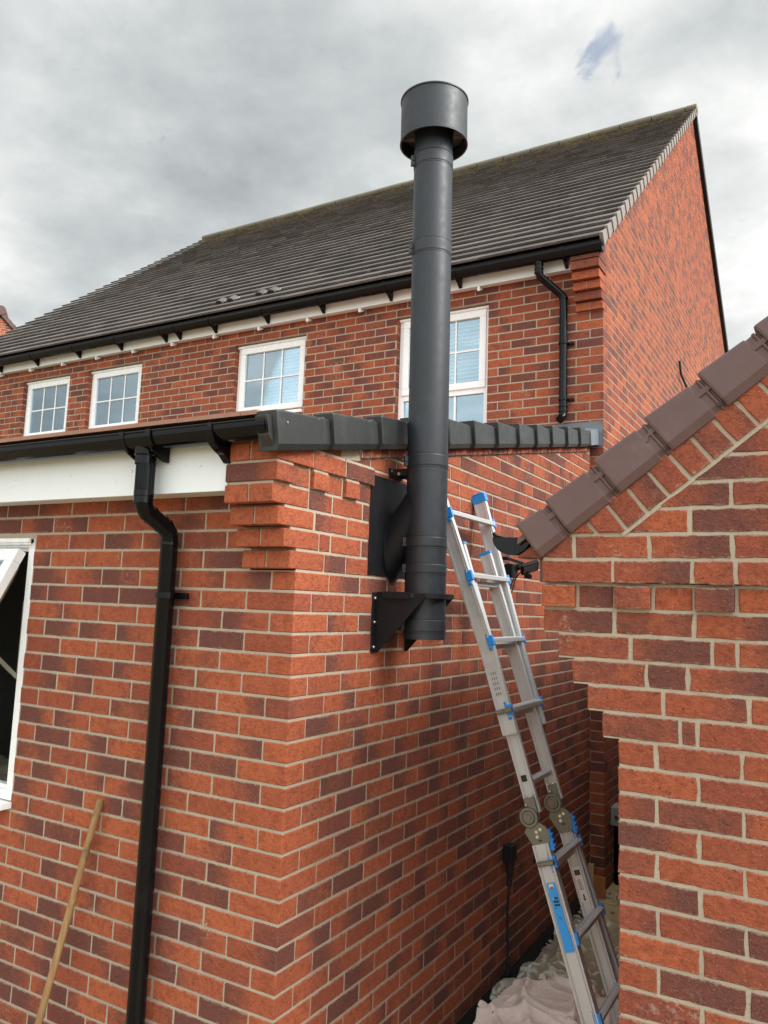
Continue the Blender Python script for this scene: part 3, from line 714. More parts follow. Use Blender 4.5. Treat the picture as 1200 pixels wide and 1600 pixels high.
def house_window(wa, wb, wz, tall, label):
    y0 = L+.062; mb = MB(); w_ = wb-wa; top = HZ-.003
    frame_rect(mb, (wa+.002, y0, wz), X, Z, Y, w_-.004, top-wz, .055, .07)
    mb.tube([(wa+.004, y0-.012, top-.018), (wb-.004, y0-.012, top-.018)], .014, 12); mb.box(wa+.004, wb-.004, y0-.010, y0, top-.035, top)
    mb.box(wa+.22, wb-.22, y0-.007, y0, top-.052, top-.040)
    ct = wz if not tall else 1.80
    if tall: mb.box(wa+.057, wb-.057, y0, y0+.07, ct-.06, ct)
    frame = FH.part(mb, 'window', M_whitec, None, .003, label=label)
    mb = MB(); frame_rect(mb, (wa+.040, y0-.014, (ct+.035) if not tall else ct-.012), X, Z, Y, w_-.080, top-.035-(ct+.035 if not tall else ct-.012), .062, .05); FH.part(mb, 'sash', M_whitec, frame, .004)
    gx0, gx1 = wa+.10, wb-.10; gz0, gz1 = (ct+.095 if not tall else ct+.045), top-.095
    mb = MB(); mb.box(gx0, gx1, y0+.012, y0+.018, gz0, gz1); FH.part(mb, 'pane', M_glass, frame)
    mb = MB(); nb = 2 if not tall else 2
    for i in range(1, nb+1): x_ = gx0+(gx1-gx0)*i/(nb+1); mb.box(x_-.007, x_+.007, y0+.004, y0+.011, gz0, gz1)
    zz = (gz0+gz1)/2
    n_ = nb+1
    for i in range(n_):
        a = gx0+(gx1-gx0)*i/n_+(.007 if i else 0); b = gx0+(gx1-gx0)*(i+1)/n_-(.007 if i < nb else 0); mb.box(a, b, y0+.004, y0+.011, zz-.007, zz+.007)
    FH.part(mb, 'glazing_bar', M_whitec, frame)
    mb = MB(); z_ = gz0-.02; t = R(38)
    while z_ < gz1+.02:
        mb.beam((gx0-.03, y0+.085, z_), (gx1+.03, y0+.085, z_), (0, math.cos(t), math.sin(t)), (0, -math.sin(t), math.cos(t)), .022, .0012); z_ += .036
    FH.part(mb, 'blind', M_blind, frame)
    if tall:
        mb = MB(); mb.box(wa+.06, wb-.06, y0+.02, y0+.026, wz+.05, ct-.06); FH.part(mb, 'pane', M_glass, frame)
        for i in (1, 2): mb = MB(); x_ = gx0+(gx1-gx0)*i/3; mb.box(x_-.01, x_+.01, y0+.010, y0+.0185, wz+.056, ct-.061); FH.part(mb, 'glazing_bar', M_whitec, frame)
    mb = MB(); a, b, c, d_ = wa-.3, wb+.3, y0+.072, y0+.9
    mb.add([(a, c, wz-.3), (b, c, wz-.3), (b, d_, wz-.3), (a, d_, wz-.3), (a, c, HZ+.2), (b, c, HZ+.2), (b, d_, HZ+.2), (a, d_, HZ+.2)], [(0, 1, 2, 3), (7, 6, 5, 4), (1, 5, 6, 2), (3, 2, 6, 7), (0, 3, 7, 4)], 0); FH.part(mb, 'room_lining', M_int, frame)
    mb = MB(); mb.box(wa, wb, L-.03, y0, wz-.035, wz-.003); FH.part(mb, 'sill', M_whitec, frame, .004)
for (wa, wb, wz), lb in zip(wins, ('tall white window behind the flue with a lower fixed light', None, None, None)): house_window(wa, wb, wz, wz < 1.5, lb)

# roof
th = math.atan(SL); Sd = Vector((0, math.cos(th), math.sin(th))); Td = Vector((0, -math.sin(th), math.cos(th)))
slope_len = (RY-EY)/math.cos(th); NR = 33; gpitch = slope_len/NR
mb = MB()
for r_ in range(NR):
    s0 = r_*gpitch; base = Vector((0, EY, EZ))+Sd*s0; x_ = XL-(0.0 if r_ % 2 else .0); off = .075 if r_ % 2 else 0
    xx = XL+(-.15 if r_ % 2 else 0)
    while xx < .135:
        xa = max(xx, XL)+.0015; xb = min(xx+.30, .135)-.0015
        if xb-xa > .02:
            j = random.uniform(-.0025, .0025); t0 = .030+random.uniform(-.0015, .002)
            a = base+Sd*(j-.0); e_ = base+Sd*(gpitch+.05)
            mb.hexa([Vector((xa, a.y, a.z))+Td*.010, Vector((xb, a.y, a.z))+Td*.010, Vector((xb, e_.y, e_.z))-Td*.012, Vector((xa, e_.y, e_.z))-Td*.012,
                     Vector((xa, a.y, a.z))+Td*t0, Vector((xb, a.y, a.z))+Td*t0, Vector((xb, e_.y, e_.z))-Td*.001, Vector((xa, e_.y, e_.z))-Td*.001], 0, (random.random(), 0, 0))
        xx += .30
# far slope and underside
bk = lambda x_, y_, z_: (x_, y_, z_)
EB = 2*RY-EY
mb.hexa([(XL, RY, RZ-.02), (.15, RY, RZ-.02), (.15, EB, EZ-.02), (XL, EB, EZ-.02), (XL, RY, RZ+.03), (.15, RY, RZ+.03), (.15, EB, EZ+.03), (XL, EB, EZ+.03)], 0, (.3, 0, 0))
mb.add([(XL+.02, EY+.06, EZ-.01), (.13, EY+.06, EZ-.01), (.13, RY, RZ-.05), (XL+.02, RY, RZ-.05)], [(3, 2, 1, 0)], 0)
roof = FH.part(mb, 'roof', M_tile)
mb = MB(); x_ = XL
while x_ < .15:
    xb = min(x_+.447, .17); r0 = .085
    P = [(r0*math.cos(a), r0*math.sin(a)*.85) for a in [math.pi*i/10 for i in range(11)]]
    mb.prism(P+[(-r0*.8, -.03), (r0*.8, -.03)], (x_+.004, RY, RZ-.0+random.uniform(-.003, .003)), Y, Z, X, xb-x_-.008); x_ += .45
FH.part(mb, 'ridge', M_ridge, roof, .004)
# verge tile ends down the gable
mb = MB()
for r_ in range(NR+1):
    s0 = r_*gpitch; a = Vector((0, EY, EZ))+Sd*(s0-.006); e_ = Vector((0, EY, EZ))+Sd*(s0+gpitch-.012)
    mb.hexa([Vector((.137, a.y, a.z))-Td*.078, Vector((.167, a.y, a.z))-Td*.074, Vector((.157, e_.y, e_.z))-Td*.064, Vector((.137, e_.y, e_.z))-Td*.064,
             Vector((.137, a.y, a.z))+Td*.036, Vector((.167, a.y, a.z))+Td*.034, Vector((.157, e_.y, e_.z))+Td*.012, Vector((.137, e_.y, e_.z))+Td*.012], 0)
FH.part(mb, 'verge', M_vergeH, roof, .002)
mb = MB(); a = Vector((.10, RY+.06, RZ-.05)); e_ = Vector((.10, EB, EZ-.06))
mb.hexa([(.108, RY+.05, RZ-.17), (.16, RY+.05, RZ-.17), (.16, EB, EZ-.13), (.108, EB, EZ-.13), (.108, RY+.05, RZ-.02), (.16, RY+.05, RZ-.02), (.16, EB, EZ+.02), (.108, EB, EZ+.02)])
FH.part(mb, 'rear_verge', M_black, roof)
for u0 in (-4.05, -3.50):
    mb = MB(); b0 = Vector((0, EY, EZ))+Sd*(gpitch*1.85)
    for q in (0, .16):
        c = b0+X*(u0+q)+Td*.012; P = [(.055*math.cos(a), .040*math.sin(a)) for a in [math.pi*i/8 for i in range(9)]]
        mb.prism(P, c, X, Td, Sd, .10, 0); mb.prism([(x_*.82, y_*.8) for x_, y_ in P], c-Sd*.002, X, Td, Sd, .02, 1); mb.box(c.x+.05, c.x+.115, c.y+.01, c.y+.03, c.z+.02, c.z+.045, 2)
    mb.box(u0+.22, u0+.36, b0.y+.02, b0.y+.03, b0.z+.035, b0.z+.047, 2)
    FH.part(mb, 'tile_vent', [M_tile, M_ink_shade, M_vent], roof, .002)
# fascia, gutter, brackets
mb = MB(); mb.box(XL+.1, X1-.222, 3.762, 3.782, 2.655, 2.80); mb.box(XL+.1, X1-.222, 3.782, L-.001, 2.664, 2.674); FH.part(mb, 'fascia', M_white, None, .002)
fx_ = -.948
for i in range(13):
    x_ = -.948-.606*i
    if x_ < XL+.2: break
    mb = MB(); mb.prism([(3.766, 2.654), (3.766, 2.616), (3.780, 2.616), (L-.002, 2.654)], (x_-.013, 0, 0), Y, Z, X, .026); FH.part(mb, 'soffit_vent_wedge', M_whitec, None, .001)
HGY, HGZ, HGR = 3.668, 2.775, .060
mb = MB(); gutter(mb, (XL, HGY, HGZ), (.150, HGY, HGZ), Y, HGR, 1.05); endcap(mb, (.147, HGY, HGZ), Y, X, HGR, 1.05)
hg = FH.part(mb, 'gutter', M_blk)
for x_ in (-.164, -1.113, -1.809, -2.558, -3.234, -3.928, -4.439, -4.648, -5.348, -6.055, -6.826, -7.55, -8.3):
    mb = MB(); collar(mb, (x_, HGY, HGZ), X, Y, HGR, .018, 1.05)
    mb.prism([(3.760, 2.66), (3.745, 2.665), (3.70, 2.700), (3.66, 2.712), (3.625, 2.735), (3.63, 2.745), (3.668, 2.722), (3.72, 2.735), (3.760, 2.79)], (x_-.014, 0, 0), Y, Z, X, .028); FH.part(mb, 'gutter_bracket', M_blk, hg, .001)
mb = MB(); DX, DY = -.206, L-.045; r_ = .033
mb.tube([(-.372, HGY, 2.74), (-.372, HGY, 2.63), (-.366, HGY+.008, 2.605), (-.35, HGY+.03, 2.585), (-.235, DY-.02, 2.475), (-.212, DY-.004, 2.45), (DX, DY, 2.42), (DX, DY, 1.46), (DX-.004, DY-.012, 1.43), (DX-.012, DY-.045, 1.405)], r_, 20)
for c in ((-.372, HGY, 2.66), (-.372, HGY, 2.70), (-.372, HGY, 2.63), (DX, DY, 2.43), (DX, DY, 1.52), (DX, DY, 1.48)): ring(mb, c, Z, r_+.005, .014)
hd = FH.part(mb, 'downpipe', M_blk)
for zc in (2.05, 1.58):
    mb = MB(); ring(mb, (DX, DY, zc), Z, r_+.006, .022); mb.box(DX+.03, DX+.08, DY+.022, DY+.04, zc-.01, zc+.01); mb.tube([(DX+.068, DY+.03, zc), (DX+.068, DY+.0, zc)], .012, 10); FH.part(mb, 'pipe_clip', M_blk, hd, .001)
mb = MB(); mb.tube([(X1+.02, 7.23, 2.85), (X1+.03, 7.24, 2.70), (X1+.05, 7.80, 2.55)], .014, 8); FH.part(mb, 'cable', M_rubber)

# ============================================================ NEAR GARAGE (right)
gar = thing('brick_garage', 'close red brick gable on the right with brown verge caps and stepped corbel', 'garage', (2.6, 2.0, GZ))
FG = Frame(gar)
XN, YN, ZN = 1.1014, .1259, -.6247
GS = .79; gth = math.atan(GS)
def gv(x): return .062+GS*(x-.878)              # lower edge line of the verge caps
def gb(x): return gv(x)-.097/math.cos(gth)      # lower edge of the raking band
wall = MB(); XR = 4.35; RX = 2.62
corb = {-3: (1.0555, [(1.0555, 1.2705), (1.2805, 1.3165)], 1.3265), -4: (1.0105, [(1.0105, 1.2255)], 1.2355), -5: (.9655, [(.9655, 1.1805), (1.1905, 1.2925)], 1.3025),
        -6: (.9190, [(.9190, 1.134), (1.144, 1.359), (1.369, 1.424)], 1.434), -7: (.8735, [(.8735, 1.088), (1.098, 1.313)], 1.323), -9: (.8735, [(.8735, 1.088), (1.098, 1.313), (1.323, 1.4255)], 1.4355)}
UPY = YN-.022
for m_i in range(-34, 22):
    zt = ZN-CR*m_i; z0 = zt-CR+J/2; z1 = zt-J/2; yp = YN
    if m_i >= -2: iv = course(XN, XR, HD if m_i % 2 == 0 else ST); xl_ = XN
    elif m_i in corb: xl_, iv, nx_ = corb[m_i]; iv = iv+course(nx_, XR, ST)
    elif m_i == -8: xl_ = .8735; iv = []; a = xl_
    else: xl_ = .80; iv = course(.98-.225*2+(0 if m_i % 2 == 0 else .1125), XR, ST)
    if m_i == -8:
        a = xl_; i = 0
        while a < XR-.05:
            P_ = i % 2 == 0
            wall.brick(rect(a, a+HD, z0, z1), (0, UPY if P_ else YN, 0), X, Z, -Y, .05, bt=rbt(random.random() < .4), jit=.0012)
            if P_: wall.box(a+.004, a+HD-.004, UPY+.004, YN+.01, z0+.004, z1-.001, 1)
            a += HD+J; i += 1
        continue
    if m_i <= -9: yp = UPY
    for a, b in iv:
        p = rect(a, b, z0, z1)
        if m_i <= -11: p = clip(p, -GS, 1, gb(0)-.012)
        if m_i in (-9, -10): p = clip(p, -GS, 1, gv(0)+.06)
        if m_i <= -10: p = clip(p, GS, 1, gv(RX)+GS*RX-.13)
        if len(p) > 2 and area(p) > .0004: wall.brick([(q_[0]+(.001 if q_[0] < a+.02 else -.001), q_[1]) for q_ in p], (0, yp, 0), X, Z, -Y, .09, jit=.0021, bt=rbtg() if random.random() < .75 else None)
# raking band
D = Vector((math.cos(gth), 0, math.sin(gth))); T = Vector((-math.sin(gth), 0, math.cos(gth)))
o = Vector((.878, UPY-.006, .062))-T*.097; s_ = .02
while s_ < 2.2:
    p = rect(s_+.005, s_+.07, 0, .1025)
    # keep above course line z > .131
    c0 = o.z; p = clip(p, -D.z, -T.z, -(.131-c0))
    if len(p) > 2 and area(p) > .0006: wall.brick(p, o, D, T, -Y, .05, jit=.0012, bt=rbtg())
    s_ += .0775
wall.add([o+D*a+T*b+Y*.006 for a, b in ((.23, -.012), (2.2, -.012), (2.2, .12), (.23, .12))], [(0, 1, 2, 3)], 1)
d = .0035
outline_low = [(XN+d, GZ-.1), (XR, GZ-.1), (XR, -.03), (.88, -.03)]
face(wall, [(XN+d, YN+d, GZ-.1), (XR, YN+d, GZ-.1), (XR, YN+d, -.4747), (XN+d, YN+d, -.4747)])
for m_i, (xl_, iv, nx_) in sorted(corb.items(), reverse=True):
    if m_i == -9: continue
    zt = ZN-CR*m_i; face(wall, [(xl_+d, YN+d, zt-CR), (XR, YN+d, zt-CR), (XR, YN+d, zt), (xl_+d, YN+d, zt)])
    wall.add([(xl_+d, YN+d, zt-CR+.004), (xl_+.3, YN+d, zt-CR+.004), (xl_+.3, YN+.1, zt-CR+.004), (xl_+d, YN+.1, zt-CR+.004)], [(0, 3, 2, 1)], 1)
face(wall, [(.8735+d, YN+d, -.0997), (XR, YN+d, -.0997), (XR, YN+d, -.02), (.8735+d, YN+d, -.02)])
face(wall, [(.8735+d, UPY+d, -.0175), (XR, UPY+d, -.0175), (XR, UPY+d, .05), (RX, UPY+d, gv(RX)-.02), (.9, UPY+d, gv(.9)+.04), (.8735+d, UPY+d, .05)])
wall.add([(.8735+d, UPY+d, -.012), (XR, UPY+d, -.012), (XR, YN+.03, -.012), (.8735+d, YN+.03, -.012)], [(0, 3, 2, 1)], 1)
# side and back walls, unseen length drawn out to shade the house gable
for k in range(-2, 22):
    zt = ZN-CR*k; z0 = zt-CR+J/2; z1 = zt-J/2
    for a, b in course(YN+.1, 7.4, ST if k % 2 == 0 else HD): wall.box(XN, XN+.04, a, b, z0, z1, 0, rbt2())
face(wall, [(XN+d, 7.4, GZ), (XN+d, YN+d, GZ), (XN+d, YN+d, .06), (XN+d, 7.4, .06)]); face(wall, [(XR, YN, GZ), (XR, 7.4, GZ), (XR, 7.4, .06), (XR, YN, .06)])
face(wall, [(XN, 7.4, GZ), (XR, 7.4, GZ), (XR, 7.4, .06), (RX, 7.4, gv(RX)), (XN, 7.4, .06)])
FG.part(wall, 'wall', [M_brick, M_mortar])
mb = MB(); rr = .115
for (xa, xb) in ((.80, RX), (2*RX-.80, RX)):
    for i in range(int(7.3/.3)):
        y0 = UPY-.02+i*.3; n_ = 9
        for j_ in range(n_):
            a = xa+(xb-xa)*j_/n_; b = xa+(xb-xa)*(j_+1)/n_; za = gv(.80)+rr+GS*abs(a-xa); zb_ = gv(.80)+rr+GS*abs(b-xa)-.012
            lo, hi, zl, zh = (a, b, za, zb_) if a < b else (b, a, zb_, za)
            mb.hexa([(lo, y0, zl-.02), (hi, y0, zh-.02), (hi, y0+.298, zh-.02), (lo, y0+.298, zl-.02), (lo, y0, zl), (hi, y0, zh), (hi, y0+.298, zh), (lo, y0+.298, zl)])
roofg = FG.part(mb, 'roof', M_capB)
S2 = D.copy(); T2 = T.copy()
p0 = Vector((.862, .085, gv(.862)))
steps = [0, .094, .246, .397, .548]
pit = .193
s_ = -.035; i = 0; first = True
starts = [.014]+[.134+pit*j_ for j_ in range(12)]
for a, b in zip(starts[:-1], starts[1:]):
    mb = MB(); verge_unit(mb, p0+S2*a, S2, T2, -Y, b-a, .114, dp=.09, flat=.024, neck=2); vo = FG.part(mb, 'verge_cap', M_capB, roofg, .002)
    if a < .1: continue
    m3 = MB(); c = p0+S2*(a+(b-a)*.93)+T2*.012-Y*.002; m3.tube([c, c-Y*.008], .006, 8); FG.part(m3, 'slot', M_ink_shade, vo)
Dm = Vector((-D.x, 0, D.z)); Tm = Vector((-T.x, 0, T.z)); pm = Vector((2*RX-.862, .085, gv(.862)))
for i in range(12):
    mb = MB(); verge_unit(mb, pm+Dm*(.19*i), Dm, Tm, -Y, .19, .114, dp=.09, flat=.024)
    mb.f = [list(reversed(f)) for f in mb.f]; FG.part(mb, 'verge_cap', M_capB, roofg, .002)
mb = MB(); gx, gz = .772, .120
gutter(mb, (gx, .105, gz), (gx, 7.4, gz), X, .060, .88); endcap(mb, (gx, .108, gz), X, -Y, .060, .88)
mb.tube([(gx-.058, .096, gz+.010), (gx-.058, .104, gz+.014)], .005, 8)
gg = FG.part(mb, 'gutter', M_blk)
mb = MB(); collar(mb, (gx, .125, gz), Y, X, .060, .03, .88); FG.part(mb, 'end_stop', M_blk, gg, .001)
mb = MB(); mb.box(.858, .872, UPY+.03, 7.4, -.02, .13); mb.box(.872, XN, YN+.1, 7.4, -.02, -.01); FG.part(mb, 'fascia', M_capB)

# ============================================================ DISTANT HOUSE (left)
dis = thing('distant_house', 'small glimpse of a red brick gable with brown ridge at far left behind the roof', 'house', (-20.45, 12, GZ)); dis.rotation_euler.z = R(50)
FD = Frame(dis)
PXd, PZd, PYd = -20.45, 8.36, 12.0; HW = 4.2; DSL = 1.0
wall = MB(); k = 0
zz = GZ+4
while zz < PZd:
    hw = min(HW-.2, (PZd-zz-H)/DSL)
    if hw > .1:
        for a, b in course(PXd-HW+.2+(0 if k % 2 else .1125), PXd+HW-.2, ST):
            p = clip(clip(rect(a, b, zz, zz+H), DSL, 1, PZd+DSL*PXd-.08), -DSL, 1, PZd-DSL*PXd-.08)
            if len(p) > 2 and area(p) > .001: wall.brick(p, (0, PYd, 0), X, Z, -Y, .03, rough=False, bt=rbt(random.random() < .4))
    zz += CR; k += 1
ze = PZd-HW*DSL
face(wall, [(PXd-HW+.2, PYd+.003, GZ), (PXd+HW-.2, PYd+.003, GZ), (PXd+HW-.2, PYd+.003, ze+.1), (PXd, PYd+.003, PZd-.09), (PXd-HW+.2, PYd+.003, ze+.1)])
face(wall, [(PXd+HW-.2, PYd, GZ), (PXd+HW-.2, PYd+8, GZ), (PXd+HW-.2, PYd+8, ze+.1), (PXd+HW-.2, PYd, ze+.1)], 0)
face(wall, [(PXd-HW+.2, PYd+8, GZ), (PXd-HW+.2, PYd, GZ), (PXd-HW+.2, PYd, ze+.1), (PXd-HW+.2, PYd+8, ze+.1)], 0)
FD.part(wall, 'wall', [M_brick, M_mortar])
mb = MB(); cd = 1/math.sqrt(2)
for sgn in (1, -1):
    Dn = Vector((sgn*cd, 0, -cd)); Tn = Vector((sgn*cd, 0, cd)); q0 = Vector((PXd, PYd-.06, PZd-.03))
    for i in range(int(HW*1.414/.18)+1):
        a = q0+Dn*(.18*i); b = q0+Dn*(.18*(i+1)+.01)
        v = [a-Tn*.03, b-Tn*.03, b+Tn*.095, a+Tn*.075]
        V = v+[x_+Y*8 for x_ in v]; mb.add(V, [(0, 1, 2, 3), (4, 7, 6, 5), (0, 4, 5, 1), (1, 5, 6, 2), (2, 6, 7, 3)], 0)
rd = FD.part(mb, 'roof', M_capB)
mb = MB(); mb.tube([(PXd, PYd-.09, PZd+.07), (PXd, PYd+8, PZd+.07)], .15, 16); FD.part(mb, 'ridge', M_capB, rd)
mb = MB()
for sgn in (1, -1):
    Dn = Vector((sgn*cd, 0, -cd)); Tn = Vector((sgn*cd, 0, cd)); a = Vector((PXd, PYd-.03, PZd-.03))
    v = [a-Tn*.07, a+Dn*HW*1.414-Tn*.07, a+Dn*HW*1.414-Tn*.028, a-Tn*.028]; mb.add(v+[x_+Y*.03 for x_ in v], [(0, 1, 2, 3), (4, 7, 6, 5), (0, 4, 5, 1)], 0)
FD.part(mb, 'bargeboard', M_black, rd)

# ============================================================ FLUE
flu = thing('flue_pipe', 'tall dark grey twin wall flue with round cowl fixed to the side of the extension', 'flue', (.165, .70, -.25))
FF = Frame(flu); fr = .0875; fx0, fy0 = .168, .70; lean = -.011
def fax(z_): return Vector((fx0+lean*(z_+.25)*.9, fy0, z_))
A_ = (fax(2.2)-fax(-.25)).normalized()
def seg_pipe(z0, z1, name='pipe_section'):
    mb = MB(); h = z1-z0; mb.lathe(fax(z0), [(fr-.012, .0), (fr, .0), (fr, h), (fr-.012, h)], 64, axis=A_); return FF.part(mb, name, M_flue)
def band(z0, z1, out=.0022):
    mb = MB(); h = z1-z0
    mb.lathe(fax(z0), [(fr-.002, 0), (fr+out*.6, .001), (fr+out, .005), (fr+out, h-.005), (fr+out*.6, h-.001), (fr-.002, h)], 64, axis=A_)
    c = fax((z0+z1)/2); dr = Vector((-.75, -.66, 0)).normalized(); t = Vector((.66, -.75, 0)).normalized(); p = c+dr*(fr+.008)
    mb.beam(p-Z*h*.42, p+Z*h*.42, dr, t, .008, .010); mb.tube([p-t*.016, p+t*.016], .004, 8)
    for h_ in (-.0035, h+.0035):  # black rings painted in as shadow gaps along both band edges
        mb.lathe(fax(z0)+A_*h_, [(fr-.001, -.0032), (fr+.0014, -.0028), (fr+.0014, .0028), (fr-.001, .0032)], 64, mat=1, axis=A_)
    return FF.part(mb, 'locking_band', [M_flue, M_ink_shade])
seg_pipe(-.247, -.15); seg_pipe(-.150, .10, 'pipe_section'); seg_pipe(.10, .145); tee = seg_pipe(.145, .47, 'tee_section'); seg_pipe(.47, 1.47); seg_pipe(1.47, 1.95)
band(-.215, -.165); band(.025, .065); band(.135, .178); band(.478, .530); band(1.44, 1.495); band(1.86, 1.915)
# thin swaged lines
for zc in (-.19, .008, .118, .455): 
    mb = MB(); ring(mb, fax(zc), A_, fr+.0008, .003); FF.part(mb, 'swage_ring', M_ink_shade)
# slanted branch into the wall
mb = MB(); br0 = Vector((.008, fy0, .135)); bd = Vector((.72, 0, 1)).normalized(); br1 = Vector((fx0-.0, fy0, 0)); k_ = (fx0-br0.x)/bd.x; br1 = br0+bd*k_
u = Y; w2 = bd.cross(u).normalized(); n = 48; V = []
for k in range(n):
    a = 2*math.pi*k/n; rd_ = (u*math.cos(a)+w2*math.sin(a))*.084; p = br0+rd_; t = (.010-p.x)/bd.x; V.append(p+bd*t)
for k in range(n):
    a = 2*math.pi*k/n; V.append(br1+(u*math.cos(a)+w2*math.sin(a))*.084)
mb.add(V, [(k, (k+1) % n, n+(k+1) % n, n+k) for k in range(n)], 0, True)
mb.add([v for v in V[:n]]+[v+(v-(br0+bd*((.010-br0.x)/bd.x)))*.06+X*.0-X*.002 for v in V[:n]], [(k, n+k, n+(k+1) % n, (k+1) % n) for k in range(n)], 0)
FF.part(mb, 'branch_pipe', M_black)
mb = MB(); mb.box(.001, .0055, .497, .905, .012, .430)
FF.part(mb, 'wall_plate', M_black, None, .001)
# top clamp
mb = MB(); mb.box(.002, .010, .645, .76, .440, .480); mb.box(.010, .09, .655, .662, .445, .475); mb.box(.010, .09, .738, .745, .445, .475); c_ = FF.part(mb, 'wall_clamp', M_black, None, .001)
for p_, q_ in (((.009, .653, .467), (.016, .653, .467)), ((.05, .655, .452), (.05, .646, .452))): mb = MB(); mb.tube([p_, q_], .007, 8); FF.part(mb, 'bolt', M_screw, c_)
# support bracket with two gussets
mb = MB(); top = -.060; bot = -.308
for yy in (.572, .838):
    mb = MB()
    mb.prism([(.002, bot), (.016, bot-.001), (.028, bot+.012), (.235, top-.012), (.235, top), (.002, top)], (0, yy-.0025, 0), X, Z, Y, .005)
    mb.box(.001, .006, yy-.030 if yy < .7 else yy+.003, yy-.003 if yy < .7 else yy+.030, bot, top)
    bo = FF.part(mb, 'gusset_bracket', M_black, None, .0015)
mb = MB(); n = 40; V = []; sq = [(.002, .560), (.315, .560), (.315, .850), (.002, .850)]
hole = [(fx0+(fr+.003)*math.cos(2*math.pi*k/n), fy0+(fr+.003)*math.sin(2*math.pi*k/n)) for k in range(n)]
PG = [(.002, .562), (.17, .562), (.266, .625), (.272, .70), (.266, .775), (.17, .848), (.002, .848)]
def sqp(a):
    c, s = math.cos(a), math.sin(a); best = 9
    for (ax0, ay0), (bx0, by0) in zip(PG, PG[1:]+PG[:1]):
        ex, ey = bx0-ax0, by0-ay0; dn_ = c*ey-s*ex
        if abs(dn_) < 1e-9: continue
        t = ((ax0-fx0)*ey-(ay0-fy0)*ex)/dn_; q_ = ((ax0-fx0)*s-(ay0-fy0)*c)/dn_
        if t > 0 and -1e-6 <= q_ <= 1+1e-6: best = min(best, t)
    return (fx0+c*best, fy0+s*best)
out_ = [sqp(2*math.pi*k/n) for k in range(n)]
for zz in (-.078, -.058):
    V += [(a, b, zz) for a, b in hole]+[(a, b, zz) for a, b in out_]
F = []
for k in range(n):
    k2 = (k+1) % n; F += [(k, k2, n+k2, n+k), (2*n+k, 3*n+k, 3*n+k2, 2*n+k2), (n+k, n+k2, 3*n+k2, 3*n+k), (k, 2*n+k, 2*n+k2, k2)]
mb.add(V, F, 0); mb.box(.05, .165, .553, .5615, -.084, -.056)
FF.part(mb, 'support_plate', M_black, bo)
for zc in (-.085, -.183, -.285):
    for yy in (.556, .855):
        mb = MB(); mb.tube([(.006, yy, zc), (.011, yy, zc)], .0085, 6); mb.tube([(.010, yy, zc), (.016, yy, zc)], .005, 8); FF.part(mb, 'bolt', M_screw, bo)
# cowl
mb = MB(); c = fax(2.0); R1 = .152
zb, zt = -.025, .190
mb.lathe(c, [(R1-.004, zb), (R1+.003, zb), (R1+.003, zb+.004), (R1, zb+.007), (R1, zt-.008), (R1+.004, zt-.006), (R1+.004, zt), (R1-.01, zt), (R1-.01, zb+.06), (R1-.003, zb+.002)], 72, axis=A_)
mb.lathe(c, [(.0, zb+.075), (R1-.012, zb+.055)], 48, axis=A_)
mb.lathe(c, [(.098, zb-.03), (fr+.002, zb-.1), (fr, zb-.12)], 48, axis=A_) if False else None
mb.lathe(c, [(fr, -.08), (fr, .05)], 48, axis=A_)
mb.lathe(c, [(0, zt-.012), (R1-.008, zt-.012)], 48, axis=A_)
co = FF.part(mb, 'cowl', M_flue)
for a in (20, 110, 200, 290):
    mb = MB(); d_ = Vector((math.cos(R(a)), math.sin(R(a)), 0)); mb.beam(c+d_*(fr+.001)+A_*.012, c+d_*(R1-.005)+A_*.012, d_.cross(Z), Z, .014, .001)
    FF.part(mb, 'cowl_strut', M_flue, co)

# ============================================================ LADDER
lad = thing('folding_ladder', 'aluminium telescopic folding ladder with blue rung clamps leaning on the extension wall', 'ladder', (.84, 1.32, GZ))
FL = Frame(lad)
def lx(z_): return -.332*z_+.166
def ax_(z_): return -.318*z_+.182
Ld = Vector((-.332, 0, 1)).normalized(); Lw = Vector((1, 0, .332)).normalized()
def chan(mb, f, yc, z0, z1, hw, ht, side):
    """C-channel rail: web on the side given, two bright flanges"""
    a = Vector((f(z0), yc, z0)); b = Vector((f(z1), yc, z1)); W = Vector((1, 0, -(f(z1)-f(z0))/(z1-z0))).normalized()
    mb.beam(a+Y*side*(ht-.002), b+Y*side*(ht-.002), W, Y, hw-.004, .002)
    for s in (-1, 1): mb.beam(a+W*s*(hw-.002), b+W*s*(hw-.002), W, Y, .002, ht)
def yfl(side, z_):   # the outer sections splay towards their ends
    if side < 0: return 1.135-.105*max(0, z_+.30)/.775 if z_ > -.8 else 1.140
    return 1.515+.055*max(0, z_+.30)/.775 if z_ > -.8 else 1.500+.075*max(0, -1.15-z_)/.95
def rail(name, f, yc, z0, z1, hw, ht, side, cuts=()):
    mb = MB(); zs = [z0]+list(cuts)+[z1]
    for za, zb in zip(zs[:-1], zs[1:]):
        yf = yc if callable(yc) else (lambda z_: yc)
        a = Vector((f(za), yf(za), za)); b = Vector((f(zb), yf(zb), zb)); W = Vector((1, 0, -(f(zb)-f(za))/(zb-za))).normalized()
        mb.beam(a, b, W, Y, hw-.003, ht-.004)
        for s in (-1, 1):
            mb.beam(a+W*s*(hw-.004), b+W*s*(hw-.004), W, Y, .004, ht); mb.beam(a+W*s*(hw-.012)-Y*ht, b+W*s*(hw-.012)-Y*ht, W, Y, .002, .0015)
    return FL.part(mb, name, M_alu, None, .0012)
def flare(yc, s):  # outer rail with a kink
    pass
oL, oR, iL, iR = 1.130, 1.522, 1.172, 1.482
rail('stile', ax_, lambda z_: yfl(-1, z_), -.66, .475, .035, .014, -1, (-.30,)); rail('stile', ax_, lambda z_: yfl(1, z_), -.66, .475, .035, .014, 1, (-.30,))
